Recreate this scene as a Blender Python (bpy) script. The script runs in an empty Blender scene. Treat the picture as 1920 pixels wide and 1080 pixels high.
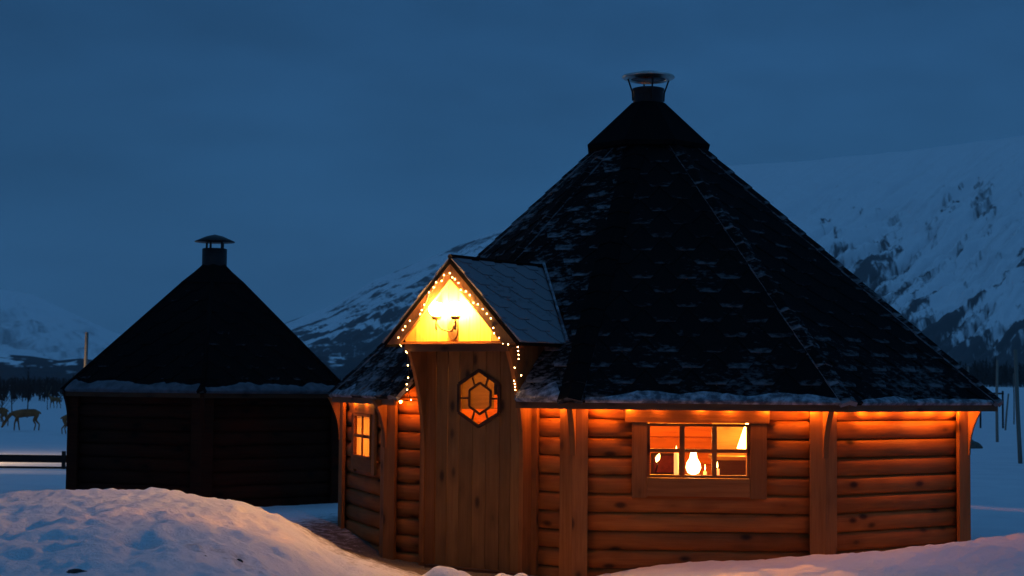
import bpy, math, random
import numpy as np
from mathutils import Vector, Matrix, Euler
random.seed(7); rng = np.random.RandomState(7)
sc = bpy.context.scene
COL = sc.collection
R = math.radians

# ------------------------------------------------------------------ camera
FPX, CAMZ = 3000.0, 1.38
cam_d = bpy.data.cameras.new('camera'); cam = bpy.data.objects.new('camera', cam_d); COL.objects.link(cam)
cam_d.sensor_width = 36; cam_d.lens = FPX / 1920 * 36
cam_d.clip_start = 0.1; cam_d.clip_end = 40000
cam.location = (0, 0, CAMZ)
cam.rotation_euler = (math.pi/2 + math.atan(177.4/FPX), -0.01, 0)
sc.camera = cam
cam_d.dof.use_dof = True; cam_d.dof.focus_distance = 12.9; cam_d.dof.aperture_fstop = 5.0
CM = cam.rotation_euler.to_matrix()
def at(px, py, Y):
    """world point that a photograph pixel shows at distance Y"""
    r = CM @ Vector(((px-960)/FPX, -(py-540)/FPX, -1.0))
    return Vector((0, 0, CAMZ)) + r * (Y / r.y)

# ------------------------------------------------------------------ world
SUN_EL, SUN_ROT = R(-4.0), R(200)
world = bpy.data.worlds.new('World'); sc.world = world; world.use_nodes = True
nt = world.node_tree; nt.nodes.clear()
out = nt.nodes.new('ShaderNodeOutputWorld'); bg = nt.nodes.new('ShaderNodeBackground')
sky = nt.nodes.new('ShaderNodeTexSky'); sky.sky_type = 'NISHITA'; sky.sun_disc = False
sky.sun_elevation = R(1.0); sky.sun_rotation = SUN_ROT
tc = nt.nodes.new('ShaderNodeTexCoord'); sep = nt.nodes.new('ShaderNodeSeparateXYZ')
nt.links.new(tc.outputs['Generated'], sep.inputs[0])
ramp = nt.nodes.new('ShaderNodeValToRGB'); e = ramp.color_ramp.elements
SKY_STOPS = [(0.0, (.0235, .090, .204)), (.08, (.0225, .088, .200)), (.13, (.0180, .074, .174)), (.20, (.0170, .070, .170)), (.27, (.0150, .064, .158)), (1.0, (.042, .150, .335))]
e[0].position, e[0].color = SKY_STOPS[0][0], (*SKY_STOPS[0][1], 1)
e[1].position, e[1].color = SKY_STOPS[-1][0], (*SKY_STOPS[-1][1], 1)
for p, c in SKY_STOPS[1:-1]:
    q = e.new(p); q.color = (*c, 1)
nt.links.new(sep.outputs['Z'], ramp.inputs[0])
mp = nt.nodes.new('ShaderNodeMapping'); mp.inputs['Scale'].default_value = (3.5, 3.5, 11)
nt.links.new(tc.outputs['Generated'], mp.inputs[0])
cn = nt.nodes.new('ShaderNodeTexNoise'); cn.inputs['Scale'].default_value = 1.6; cn.inputs['Detail'].default_value = 7; cn.inputs['Roughness'].default_value = .55
nt.links.new(mp.outputs[0], cn.inputs[0])
mr = nt.nodes.new('ShaderNodeMapRange'); mr.inputs[1].default_value = .3; mr.inputs[2].default_value = .7; mr.inputs[3].default_value = .84; mr.inputs[4].default_value = 1.16
nt.links.new(cn.outputs[0], mr.inputs[0])
mul = nt.nodes.new('ShaderNodeVectorMath'); mul.operation = 'SCALE'
mrx = nt.nodes.new('ShaderNodeMapRange'); mrx.inputs[1].default_value = -.36; mrx.inputs[2].default_value = -.02; mrx.inputs[3].default_value = .72; mrx.inputs[4].default_value = 1.0
nt.links.new(sep.outputs['X'], mrx.inputs[0])          # sky colour dimmed towards the left, in place of a lens vignette
mm_ = nt.nodes.new('ShaderNodeMath'); mm_.operation = 'MULTIPLY'; nt.links.new(mr.outputs[0], mm_.inputs[0]); nt.links.new(mrx.outputs[0], mm_.inputs[1])
nt.links.new(ramp.outputs[0], mul.inputs[0]); nt.links.new(mm_.outputs[0], mul.inputs['Scale'])
nis = nt.nodes.new('ShaderNodeVectorMath'); nis.operation = 'SCALE'; nis.inputs['Scale'].default_value = .0002
nt.links.new(sky.outputs[0], nis.inputs[0])
add = nt.nodes.new('ShaderNodeVectorMath'); add.operation = 'ADD'
nt.links.new(mul.outputs[0], add.inputs[0]); nt.links.new(nis.outputs[0], add.inputs[1])
nt.links.new(add.outputs[0], bg.inputs[0]); bg.inputs[1].default_value = 1.17
nt.links.new(bg.outputs[0], out.inputs[0])

# the last glow of the day, very weak and soft (dusk)
sd = bpy.data.lights.new('sun', 'SUN'); sd.energy = .012; sd.angle = R(40); sd.color = (1, .82, .80)
sun = bpy.data.objects.new('sun', sd); COL.objects.link(sun)
sun.rotation_euler = (R(62), 0, R(-25))

sc.view_settings.view_transform = 'Standard'; sc.view_settings.look = 'None'
sc.view_settings.gamma = 1; sc.view_settings.use_curve_mapping = False; sc.view_settings.exposure = 0.0
cy = sc.cycles
cy.volume_bounces = 1; cy.use_denoising = True; cy.max_bounces = 7; cy.diffuse_bounces = 4; cy.transparent_max_bounces = 12
cy.sample_clamp_indirect = 3.0; cy.use_light_tree = True; cy.caustics_reflective = False; cy.caustics_refractive = False

# ------------------------------------------------------------------ materials
MATS = {}
def nodes(name):
    m = bpy.data.materials.new(name); m.use_nodes = True
    t = m.node_tree; b = t.nodes['Principled BSDF']
    MATS[name] = m
    return m, t, b
def N(t, kind, **kw):
    n = t.nodes.new(kind)
    for k, v in kw.items():
        if k in n.inputs: n.inputs[k].default_value = v
        else: setattr(n, k, v)
    return n
def mix(t, fac, a, b):
    m = t.nodes.new('ShaderNodeMix'); m.data_type = 'RGBA'
    for s, v in ((0, fac), (6, a), (7, b)):
        if hasattr(v, 'links'): t.links.new(v, m.inputs[s])
        else: m.inputs[s].default_value = v if s == 0 else (*v, 1)
    return m.outputs[2]
def maprange(t, src, a, b, c=0., d=1.):
    m = t.nodes.new('ShaderNodeMapRange'); t.links.new(src, m.inputs[0])
    for i, v in enumerate((a, b, c, d)): m.inputs[i+1].default_value = v
    return m.outputs[0]
def math_(t, op, a, b=None):
    m = t.nodes.new('ShaderNodeMath'); m.operation = op
    for i, v in enumerate((a, b)):
        if v is None: continue
        if hasattr(v, 'links'): t.links.new(v, m.inputs[i])
        else: m.inputs[i].default_value = v
    return m.outputs[0]
def bump(t, b, h, strength, dist=.01):
    n = t.nodes.new('ShaderNodeBump'); n.inputs['Strength'].default_value = strength; n.inputs['Distance'].default_value = dist
    t.links.new(h, n.inputs['Height']); t.links.new(n.outputs[0], b.inputs['Normal'])

def wood(name, c1, c2, knot, rough=.62, knots=True):
    """uv in metres, u along the grain"""
    m, t, b = nodes(name)
    uv = N(t, 'ShaderNodeUVMap'); oi = N(t, 'ShaderNodeObjectInfo')
    off = N(t, 'ShaderNodeCombineXYZ')
    t.links.new(math_(t, 'MULTIPLY', oi.outputs['Random'], 37.0), off.inputs[0]); t.links.new(math_(t, 'MULTIPLY', oi.outputs['Random'], 91.0), off.inputs[1])
    av = N(t, 'ShaderNodeVectorMath', operation='ADD'); t.links.new(uv.outputs[0], av.inputs[0]); t.links.new(off.outputs[0], av.inputs[1])
    def scaled(sx, sy):
        mpp = N(t, 'ShaderNodeMapping'); mpp.inputs['Scale'].default_value = (sx, sy, 1); t.links.new(av.outputs[0], mpp.inputs[0]); return mpp.outputs[0]
    g = N(t, 'ShaderNodeTexNoise', Scale=1.0, Detail=5.0, Roughness=.6, Distortion=.4); t.links.new(scaled(2.2, 42), g.inputs[0])
    g2 = N(t, 'ShaderNodeTexNoise', Scale=1.0, Detail=3.0); t.links.new(scaled(.9, 5), g2.inputs[0])
    col = mix(t, maprange(t, g.outputs[0], .32, .68), c1, c2)
    col = mix(t, maprange(t, g2.outputs[0], .35, .75, 0, .55), col, tuple(v*.55 for v in c1))
    var = math_(t, 'ADD', math_(t, 'MULTIPLY', oi.outputs['Random'], .42), .76)
    if knots:
        vo = N(t, 'ShaderNodeTexVoronoi', Scale=1.0, Randomness=1.0); t.links.new(scaled(3.6, 7.0), vo.inputs[0])
        k = maprange(t, vo.outputs['Distance'], .09, .22, .9, 0)
        k2 = maprange(t, vo.outputs['Distance'], .13, .5, .55, 0)
        col = mix(t, k2, col, tuple(v*.5 for v in c1)); col = mix(t, k, col, knot)
    vm = N(t, 'ShaderNodeVectorMath', operation='SCALE'); t.links.new(col, vm.inputs[0]); t.links.new(var, vm.inputs['Scale'])
    t.links.new(vm.outputs[0], b.inputs['Base Color'])
    b.inputs['Roughness'].default_value = rough; b.inputs['Specular IOR Level'].default_value = .15
    bump(t, b, g.outputs[0], .5, .004)
    return m
def plain(name, c, rough=.6, metal=0, vary=.25, scale=30, spec=.4):
    m, t, b = nodes(name)
    tcn = N(t, 'ShaderNodeTexCoord'); n = N(t, 'ShaderNodeTexNoise', Scale=scale, Detail=4.0); t.links.new(tcn.outputs['Object'], n.inputs[0])
    col = mix(t, maprange(t, n.outputs[0], .3, .7), tuple(v*(1-vary) for v in c), tuple(min(1, v*(1+vary)) for v in c))
    t.links.new(col, b.inputs['Base Color']); b.inputs['Roughness'].default_value = rough; b.inputs['Metallic'].default_value = metal
    b.inputs['Specular IOR Level'].default_value = spec
    bump(t, b, n.outputs[0], .3, .004)
    return m
def glow(name, c, s):
    m, t, b = nodes(name)
    b.inputs['Base Color'].default_value = (*c, 1); b.inputs['Emission Color'].default_value = (*c, 1); b.inputs['Emission Strength'].default_value = s
    return m

wood('pine', (.31, .086, .017), (.44, .142, .030), (.035, .011, .005))
wood('pine_post', (.27, .088, .020), (.37, .135, .036), (.05, .016, .007))
wood('pine_pale', (.46, .23, .055), (.58, .31, .085), (.14, .05, .015))
wood('door_wood', (.21, .092, .026), (.28, .130, .040), (.04, .016, .007))
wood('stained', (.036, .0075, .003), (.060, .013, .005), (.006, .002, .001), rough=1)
wood('weathered', (.13, .11, .085), (.20, .17, .13), (.05, .04, .03))
wood('pole_wood', (.20, .19, .16), (.28, .26, .22), (.10, .09, .07), knots=False)
wood('fascia_wood', (.12, .055, .025), (.17, .08, .036), (.03, .012, .008))
wood('dark_wood', (.07, .028, .013), (.10, .042, .02), (.02, .01, .006))
plain('black_metal', (.016, .017, .018), .5, .6)
plain('galvanised', (.52, .50, .46), .32, 1.0, .15, 12)
plain('brown_iron', (.10, .055, .025), .55, .5)
plain('dark_ground', (.035, .027, .022), .95, 0, .5, 14)
plain('hide', (.25, .11, .045), .95, 0, .35, 2.5, .1)
plain('pale_hide', (.45, .38, .30), .95, 0, .3, 3, .1)
plain('antler', (.20, .14, .09), .8)
plain('bark', (.035, .026, .022), .95, 0, .4, 4, .1)
plain('twigs', (.030, .024, .022), .95, 0, .4, 3, .1)
plain('fir_needles', (.018, .026, .022), .95, 0, .4, 1, .1)
plain('rock', (.10, .085, .065), .9, 0, .4, 8)
plain('cushion', (.22, .045, .028), .95, 0, .3, 20, .1)
plain('cable', (.02, .02, .016), .6)
plain('linen', (.72, .55, .34), .9, 0, .08, 60, .1)
plain('wax', (.85, .68, .45), .6, 0, .05, 10)
glow('bulb_glow', (1, .50, .16), 40.0)
glow('eave_bulb_glow', (1, .29, .03), 800.0)
glow('globe_glow', (1, .44, .085), 950.0)
glow('flame_glow', (1, .48, .13), 30.0)
glow('pendant_glow', (1, .29, .018), 17000.0)
glow('shade_glow', (1, .50, .14), 25)
glow('candle_glow', (1, .42, .12), 1.6)  # glow put into the wax itself, for flame light passing through it
glow('far_lamp_glow', (1, .6, .3), 8)

def glass_mat():
    m, t, b = nodes('pane_glass')
    o = t.nodes['Material Output']; t.nodes.remove(b)
    tr = N(t, 'ShaderNodeBsdfTransparent'); tr.inputs[0].default_value = (.93, .93, .9, 1)
    gl = N(t, 'ShaderNodeBsdfGlossy'); gl.inputs['Roughness'].default_value = .03
    fr = N(t, 'ShaderNodeFresnel', IOR=1.3); mx = N(t, 'ShaderNodeMixShader'); ge = N(t, 'ShaderNodeNewGeometry')
    t.links.new(math_(t, 'MULTIPLY', fr.outputs[0], math_(t, 'SUBTRACT', 1.0, ge.outputs['Backfacing'])), mx.inputs[0]); t.links.new(tr.outputs[0], mx.inputs[1]); t.links.new(gl.outputs[0], mx.inputs[2]); t.links.new(mx.outputs[0], o.inputs[0])
glass_mat()
def curtain_mat():
    m, t, b = nodes('curtain_cloth')
    o = t.nodes['Material Output']; t.nodes.remove(b)
    d = N(t, 'ShaderNodeBsdfDiffuse'); d.inputs[0].default_value = (.7, .45, .22, 1)
    tl = N(t, 'ShaderNodeBsdfTranslucent'); tl.inputs[0].default_value = (.8, .5, .24, 1)
    mx = N(t, 'ShaderNodeMixShader'); mx.inputs[0].default_value = .6
    t.links.new(d.outputs[0], mx.inputs[1]); t.links.new(tl.outputs[0], mx.inputs[2]); t.links.new(mx.outputs[0], o.inputs[0])
curtain_mat()

def snow_mat():
    m, t, b = nodes('snow')
    g = N(t, 'ShaderNodeNewGeometry'); at_ = N(t, 'ShaderNodeAttribute', attribute_name='dirt')
    n1 = N(t, 'ShaderNodeTexNoise', Scale=1.3, Detail=6.0); t.links.new(g.outputs['Position'], n1.inputs[0])
    n2 = N(t, 'ShaderNodeTexNoise', Scale=11.0, Detail=9.0, Roughness=.72); t.links.new(g.outputs['Position'], n2.inputs[0])
    n3 = N(t, 'ShaderNodeTexNoise', Scale=55.0, Detail=4.0, Roughness=.7); t.links.new(g.outputs['Position'], n3.inputs[0])
    col = mix(t, maprange(t, n1.outputs[0], .3, .7), (.80, .80, .82), (.70, .71, .74))
    col = mix(t, maprange(t, n2.outputs[0], .62, .72, 0, .35), col, (.42, .37, .33))
    d = math_(t, 'ADD', at_.outputs['Fac'], math_(t, 'MULTIPLY', math_(t, 'SUBTRACT', n2.outputs[0], .5), 1.3))
    col = mix(t, maprange(t, d, .3, .75), col, mix(t, maprange(t, n3.outputs[0], .3, .7), (.06, .045, .035), (.17, .13, .10)))
    t.links.new(col, b.inputs['Base Color']); b.inputs['Roughness'].default_value = .85; b.inputs['Specular IOR Level'].default_value = .25
    h = math_(t, 'ADD', math_(t, 'MULTIPLY', n2.outputs[0], 1.0), math_(t, 'MULTIPLY', n3.outputs[0], .35))
    bump(t, b, h, .8, .035)
snow_mat()
def roof_snow():
    m, t, b = nodes('roof_snow')
    g = N(t, 'ShaderNodeNewGeometry')
    n2 = N(t, 'ShaderNodeTexNoise', Scale=14.0, Detail=6.0, Roughness=.6); t.links.new(g.outputs['Position'], n2.inputs[0])
    col = mix(t, maprange(t, n2.outputs[0], .36, .58), (.36, .37, .40), (.055, .06, .075))
    t.links.new(col, b.inputs['Base Color']); b.inputs['Roughness'].default_value = .7
    bump(t, b, n2.outputs[0], .6, .02)
roof_snow()
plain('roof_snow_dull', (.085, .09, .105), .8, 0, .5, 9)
def shingle_mat(name, dust, base=(.0065, .0065, .007), mx=.235, eave=.10):
    """bitumen shingle with old snow caught in patches; uv = (metres along the eave, 0..1 up the tab)"""
    m, t, b = nodes(name)
    uv = N(t, 'ShaderNodeUVMap'); su = N(t, 'ShaderNodeSeparateXYZ'); t.links.new(uv.outputs[0], su.inputs[0])
    g = N(t, 'ShaderNodeNewGeometry')
    oi = N(t, 'ShaderNodeObjectInfo')
    mp1 = N(t, 'ShaderNodeMapping'); mp1.inputs['Scale'].default_value = (16, 16, 40); t.links.new(g.outputs['Position'], mp1.inputs[0])
    n1 = N(t, 'ShaderNodeTexNoise', Scale=1.0, Detail=5.0, Roughness=.6); t.links.new(mp1.outputs[0], n1.inputs[0])
    n2 = N(t, 'ShaderNodeTexNoise', Scale=1.7, Detail=3.0); t.links.new(g.outputs['Position'], n2.inputs[0])
    n3 = N(t, 'ShaderNodeTexNoise', Scale=220.0, Detail=2.0); t.links.new(g.outputs['Position'], n3.inputs[0])
    sp = N(t, 'ShaderNodeSeparateXYZ'); t.links.new(g.outputs['Position'], sp.inputs[0])
    zf = maprange(t, sp.outputs[2], 1.2, 1.95, eave, -.02)
    band = maprange(t, su.outputs[1], .0, .22, .15, -.06)
    s = math_(t, 'ADD', math_(t, 'ADD', math_(t, 'MULTIPLY', n1.outputs[0], .75), math_(t, 'MULTIPLY', n2.outputs[0], .55)), math_(t, 'ADD', zf, band))
    mask = maprange(t, s, .74-dust, .98-dust, 0, mx)
    c = mix(t, maprange(t, n3.outputs[0], .3, .7), tuple(v*.6 for v in base), tuple(v*1.5 for v in base))
    c = mix(t, mask, c, (.46, .47, .50))
    t.links.new(c, b.inputs['Base Color']); b.inputs['Roughness'].default_value = 1; b.inputs['Specular IOR Level'].default_value = .04
    bump(t, b, n3.outputs[0], .3, .003)
shingle_mat('shingle', .03); shingle_mat('shingle_snowy', .13, mx=.40); shingle_mat('shingle_frost', .50, mx=.40, eave=0); shingle_mat('shingle_dark', -.10, (.005, .005, .0055))
def mountain_mat():
    m, t, b = nodes('mountain_snow')
    a = N(t, 'ShaderNodeAttribute', attribute_name='brush')
    g = N(t, 'ShaderNodeNewGeometry'); n = N(t, 'ShaderNodeTexNoise', Scale=.03, Detail=9.0, Roughness=.78); t.links.new(g.outputs['Position'], n.inputs[0])
    s = math_(t, 'ADD', a.outputs['Fac'], math_(t, 'MULTIPLY', math_(t, 'SUBTRACT', n.outputs[0], .5), 1.5))
    c = mix(t, maprange(t, s, .25, .95), (.82, .83, .85), (.050, .050, .058))
    t.links.new(c, b.inputs['Base Color']); b.inputs['Roughness'].default_value = .95; b.inputs['Specular IOR Level'].default_value = .05
mountain_mat()

# ------------------------------------------------------------------ mesh helpers
class MB:
    def __init__(s): s.v = []; s.f = []; s.uv = []; s.smooth = []
    def face(s, pts, uvs=None, smooth=False):
        i = len(s.v); s.v += [tuple(p) for p in pts]; s.f.append(tuple(range(i, i+len(pts))))
        s.uv.append(uvs if uvs else [(0, 0)]*len(pts)); s.smooth.append(smooth)
    def box(s, o, a, b, c):
        """corner o, edges a (long, grain), b, c"""
        o, a, b, c = Vector(o), Vector(a), Vector(b), Vector(c)
        la, lb, lc = a.length, b.length, c.length
        if a.cross(b).dot(c) < 0: b, c = c, b; lb, lc = lc, lb
        def q(p, d1, d2, l1, l2, v0=0.): s.face([p, p+d1, p+d1+d2, p+d2], [(0, v0), (l1, v0), (l1, v0+l2), (0, v0+l2)])
        q(o, b, a, lb, la) if False else s.face([o, o+b, o+a+b, o+a], [(0, 0), (0, lb), (la, lb), (la, 0)])
        s.face([o+c, o+a+c, o+a+b+c, o+b+c], [(0, 1), (la, 1), (la, 1+lb), (0, 1+lb)])
        s.face([o, o+a, o+a+c, o+c], [(0, 2), (la, 2), (la, 2+lc), (0, 2+lc)])
        s.face([o+b, o+b+c, o+a+b+c, o+a+b], [(0, 3), (0, 3+lc), (la, 3+lc), (la, 3)])
        s.face([o, o+c, o+b+c, o+b], [(0, 4), (0, 4+lc), (lb*.1, 4+lc), (lb*.1, 4)])
        s.face([o+a, o+a+b, o+a+b+c, o+a+c], [(0, 5), (lb*.1, 5), (lb*.1, 5+lc), (0, 5+lc)])
    def prism(s, poly, o, ux, uy, d, grain_y=True):
        """2-D polygon in (ux, uy) from o, extruded by the vector d"""
        o, ux, uy, d = Vector(o), Vector(ux), Vector(uy), Vector(d)
        if ux.cross(uy).dot(d) < 0: poly = poly[::-1]
        P = [o + ux*x + uy*y for x, y in poly]
        U = [(y, x) for x, y in poly] if grain_y else [(x, y) for x, y in poly]
        s.face([p+d for p in P], U); s.face(P[::-1], U[::-1])
        n = len(P); dl = d.length
        for i in range(n):
            j = (i+1) % n
            l = (P[j]-P[i]).length
            s.face([P[i], P[j], P[j]+d, P[i]+d], [(0, 6), (l, 6), (l, 6+dl), (0, 6+dl)])
    def tube(s, pts, r, n=6, caps=True):
        pts = [Vector(p) for p in pts]; rings = []
        rr = r if isinstance(r, (list, tuple)) else [r]*len(pts)
        for i, p in enumerate(pts):
            d = (pts[min(i+1, len(pts)-1)] - pts[max(i-1, 0)]).normalized()
            a = d.cross(Vector((0, 0, 1)));
            if a.length < .05: a = d.cross(Vector((1, 0, 0)))
            a.normalize(); b = d.cross(a)
            rings.append([p + (a*math.cos(2*math.pi*k/n) + b*math.sin(2*math.pi*k/n))*rr[i] for k in range(n)])
        L = 0
        for i in range(len(pts)-1):
            L2 = L + (pts[i+1]-pts[i]).length
            for k in range(n):
                j = (k+1) % n
                s.face([rings[i][k], rings[i+1][k], rings[i+1][j], rings[i][j]], [(L, k*.03), (L2, k*.03), (L2, k*.03+.03), (L, k*.03+.03)], True)
            L = L2
        if caps: s.face(rings[0]); s.face(rings[-1][::-1])
    def lathe(s, prof, c, n=24, smooth=True, ph=0, axis=(0, 0, 1)):
        c = Vector(c); az = Vector(axis).normalized(); ax = az.orthogonal().normalized() if abs(az.z) < .99 else Vector((1, 0, 0)); ay = az.cross(ax)
        rings = [[c + az*z + (ax*math.cos(2*math.pi*k/n+ph) + ay*math.sin(2*math.pi*k/n+ph))*r for k in range(n)] for r, z in prof]
        for i in range(len(prof)-1):
            for k in range(n):
                j = (k+1) % n
                s.face([rings[i][k], rings[i][j], rings[i+1][j], rings[i+1][k]], [(k*.1, i*.1), (k*.1+.1, i*.1), (k*.1+.1, i*.1+.1), (k*.1, i*.1+.1)], smooth)
    def build(s, name, mat, parent=None, merge=True):
        off = Vector((0, 0, 0))
        if parent is not None: off = WORLD[parent.name]
        me = bpy.data.meshes.new(name)
        me.from_pydata([(x-off.x, y-off.y, z-off.z) for x, y, z in s.v], [], s.f)
        ul = me.uv_layers.new(name='UVMap'); flat = [c for u in s.uv for p in u for c in p]
        ul.data.foreach_set('uv', flat)
        me.polygons.foreach_set('use_smooth', s.smooth)
        if merge and any(s.smooth):
            import bmesh
            bm = bmesh.new(); bm.from_mesh(me); bmesh.ops.remove_doubles(bm, verts=bm.verts, dist=1e-5); bm.to_mesh(me); bm.free()
        me.materials.append(MATS[mat])
        o = bpy.data.objects.new(name, me); COL.objects.link(o)
        if parent is not None: o.parent = parent
        WORLD[o.name] = off.copy()
        return o
WORLD = {}
def thing(name, label, cat, loc=(0, 0, 0), group=None):
    o = bpy.data.objects.new(name, None); COL.objects.link(o); o.location = loc; o.empty_display_size = .2
    o['label'] = label; o['category'] = cat
    if group: o['group'] = group
    WORLD[o.name] = Vector(loc)
    return o
def tag(o, label=None, cat=None, group=None, kind=None):
    if label: o['label'] = label
    if cat: o['category'] = cat
    if group: o['group'] = group
    if kind: o['kind'] = kind
    return o
def copy_tree(o, parent=None):
    c = o.copy(); COL.objects.link(c); c.parent = parent
    for ch in list(o.children): copy_tree(ch, c)
    return c
def lamp(name, loc, power, color, radius, parent=None):
    l = bpy.data.lights.new(name, 'POINT'); l.energy = power; l.color = color; l.shadow_soft_size = radius
    o = bpy.data.objects.new(name, l); COL.objects.link(o)
    off = WORLD[parent.name] if parent is not None else Vector((0, 0, 0))
    o.location = Vector(loc) - off; o.parent = parent
    return o

# value noise
_perm = np.random.RandomState(3).rand(256, 256)
def vnoise(x, y):
    xi = np.floor(x).astype(int); yi = np.floor(y).astype(int); fx = x-xi; fy = y-yi
    fx = fx*fx*(3-2*fx); fy = fy*fy*(3-2*fy)
    g = lambda a, b: _perm[a % 256, b % 256]
    return (g(xi, yi)*(1-fx)+g(xi+1, yi)*fx)*(1-fy)+(g(xi, yi+1)*(1-fx)+g(xi+1, yi+1)*fx)*fy
def fbm(x, y, o=5, p=.5):
    a = 1.; s = 0.; t = 0.
    for i in range(o):
        s = s + a*vnoise(x+13.1*i, y+7.7*i); t += a; a *= p; x = x*2.03; y = y*2.03
    return s/t
def sstep(a, b, x): t = np.clip((x-a)/(b-a), 0, 1); return t*t*(3-2*t)

# ------------------------------------------------------------------ ground
CX = np.array([-9, -3.9, -3.09, -2.56, -2.28, -2.07, -1.72, -1.44, -1.28, -1.04, -.88, -.64, -.24, .55, .9, 1.33, 2.1, 2.89, 3.75, 9])
CZ = np.array([.42, .476, .530, .53, .48, .44, .34, .20, .13, .06, .01, -.06, -.13, -.13, -.03, .03, .096, .178, .253, .32])
def ground(X, Y):
    near = 1 - sstep(14, 30, Y)
    base = np.full(np.shape(X), -.13) + 0.0*X
    base = base + .14*sstep(13.2, 15.5, Y)*(1-sstep(.5, 3, X)) + .05*sstep(2.5, 4, X)*sstep(12.5, 14, Y)
    left = 1 - sstep(-2.5, 1.5, X)
    base = base + left*(-.15*sstep(19, 23, Y) - .62*sstep(23, 38, Y) - .55*sstep(38, 80, Y))
    base = base + (1-left)*(1.55*sstep(60, 420, Y))
    crest = np.interp(X*12/np.maximum(Y, 6), CX, CZ)
    crest = crest + .035*(fbm(X*2.1+5, Y*2.1)-.5)*np.clip(np.abs(crest)*4, 0, 1)
    w = 1 - sstep(12.0 + .15*np.sin(X*1.7), 13.5 + 1.8*(1-sstep(-2.0, -.9, X)), Y)
    w = w * (1 - .6*(1-sstep(1.0, 7.0, Y)))
    z = base*(1-w) + crest*w
    # lumps, footprints, clods
    amp = np.clip(.3+np.abs(crest)*3, 0, 1)*w + .35*(1-w)
    z = z + near*amp*(.10*(fbm(X*1.6, Y*1.3, 4)-.5) + .05*(fbm(X*6, Y*5, 3)-.5) + .022*(vnoise(X*19, Y*15)-.5))
    for (cx, cy_, r, h) in CLODS: 
        q_ = np.clip(1-((X-cx)**2+((Y-cy_)*.8)**2)/r**2*(.7+.7*vnoise(X*16+4, Y*14)), 0, 1)
        z = np.where(q_ > 0, np.maximum(z, -.13 + h*q_**.5*(0.85+.3*vnoise(X*11, Y*11))), z)
    for (cx, cy_, r, h) in PITS: z = z - h*np.exp(-((X-cx)**2+((Y-cy_)*.7)**2)/r**2)
    # yard of trodden snow: far undulation
    z = z + (1-near)*.5*(fbm(X*.05, Y*.03, 3)-.5)*sstep(30, 120, Y)
    return z
CLODS = []
for px, w_, h_ in ((808, .10, .07), (835, .13, .095), (862, .11, .075), (885, .07, .05), (790, .05, .04), (948, .09, .06), (975, .10, .055), (925, .05, .03)):
    p = at(px, 1080, 11.6); CLODS.append((p.x, 11.6+random.uniform(-.05, .05), w_*1.35, h_*1.25+.07))
PITS = []
for k in range(46):
    px = random.uniform(0, 760); Y = random.uniform(8, 12); PITS.append(((px-960)/3000*Y, Y, random.uniform(.04, .12), random.uniform(.02, .06)))
for k in range(9):      # a line of boot prints across the mound
    PITS.append((-3.3+.27*k+(.07 if k % 2 else -.07), 9.1+.30*k+(.1 if k % 2 else -.1), .085, .05))
PITS += [((290-960)/3000*8.8, 8.8, .16, .10), ((262-960)/3000*8.9, 8.9, .08, .07)]
def dirt(X, Y):
    px = 960 + X/np.maximum(Y, 1)*3000
    d = np.exp(-(((px-810)/230)**2 + ((Y-12.9)/.62)**2))*1.25
    d = d + np.exp(-(((X+1.05)/.38)**2 + ((Y-14.1)/1.2)**2))*.75          # along the left wall
    d = d + .72*np.exp(-(((X+1.75)/.55)**2 + ((Y-14.9)/1.9)**2))            # trodden gap between the huts
    d = d + .50*np.exp(-(((X+1.0)/.7)**2 + ((Y-12.2)/.8)**2))
    d = d + .45*np.exp(-(((X-4.3)/.9)**2 + ((Y-13.8)/.5)**2))
    d = d + .34*np.exp(-(((px-420)/260)**2 + ((Y-8.7)/.5)**2))
    return d * (1 - sstep(18, 25, Y))
Ys = np.concatenate([np.linspace(-20, 5.5, 26), np.arange(5.8, 16.5, .045), np.arange(16.6, 45, .25), np.geomspace(46, 12000, 90)])
As = np.concatenate([np.linspace(-1.45, -.42, 20), np.linspace(-.40, .40, 560), np.linspace(.42, 1.45, 20)])
AA, YY = np.meshgrid(As, Ys)
WW = np.where(YY < 6, 6.0, YY)            # sheet keeps its width behind the camera
XX = np.tan(AA)*WW
ZZ = ground(XX, YY)
def grid_mesh(name, X, Y, Z, mat, attrs={}, smooth=True):
    r, c = X.shape; me = bpy.data.meshes.new(name)
    idx = np.arange(r*c).reshape(r, c)
    q = np.stack([idx[:-1, :-1], idx[:-1, 1:], idx[1:, 1:], idx[1:, :-1]], -1).reshape(-1, 4)
    me.vertices.add(r*c); me.vertices.foreach_set('co', np.stack([X, Y, Z], -1).astype(np.float32).ravel())
    me.loops.add(q.size); me.loops.foreach_set('vertex_index', q.astype(np.int32).ravel())
    me.polygons.add(len(q)); me.polygons.foreach_set('loop_start', np.arange(0, q.size, 4, dtype=np.int32))
    me.polygons.foreach_set('use_smooth', np.full(len(q), smooth)); me.update(calc_edges=True)
    for k, v in attrs.items():
        a = me.attributes.new(k, 'FLOAT', 'POINT'); a.data.foreach_set('value', v.astype(np.float32).ravel())
    me.materials.append(MATS[mat]); me.validate()
    o = bpy.data.objects.new(name, me); COL.objects.link(o); return o
tag(grid_mesh('snow_ground', XX, YY, ZZ, 'snow', {'dirt': dirt(XX, YY)}), 'lumpy snow covered ground with trodden dirty path by the huts', kind='structure')
def gz(x, y): return float(ground(np.array([x], float), np.array([y], float))[0])

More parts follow.
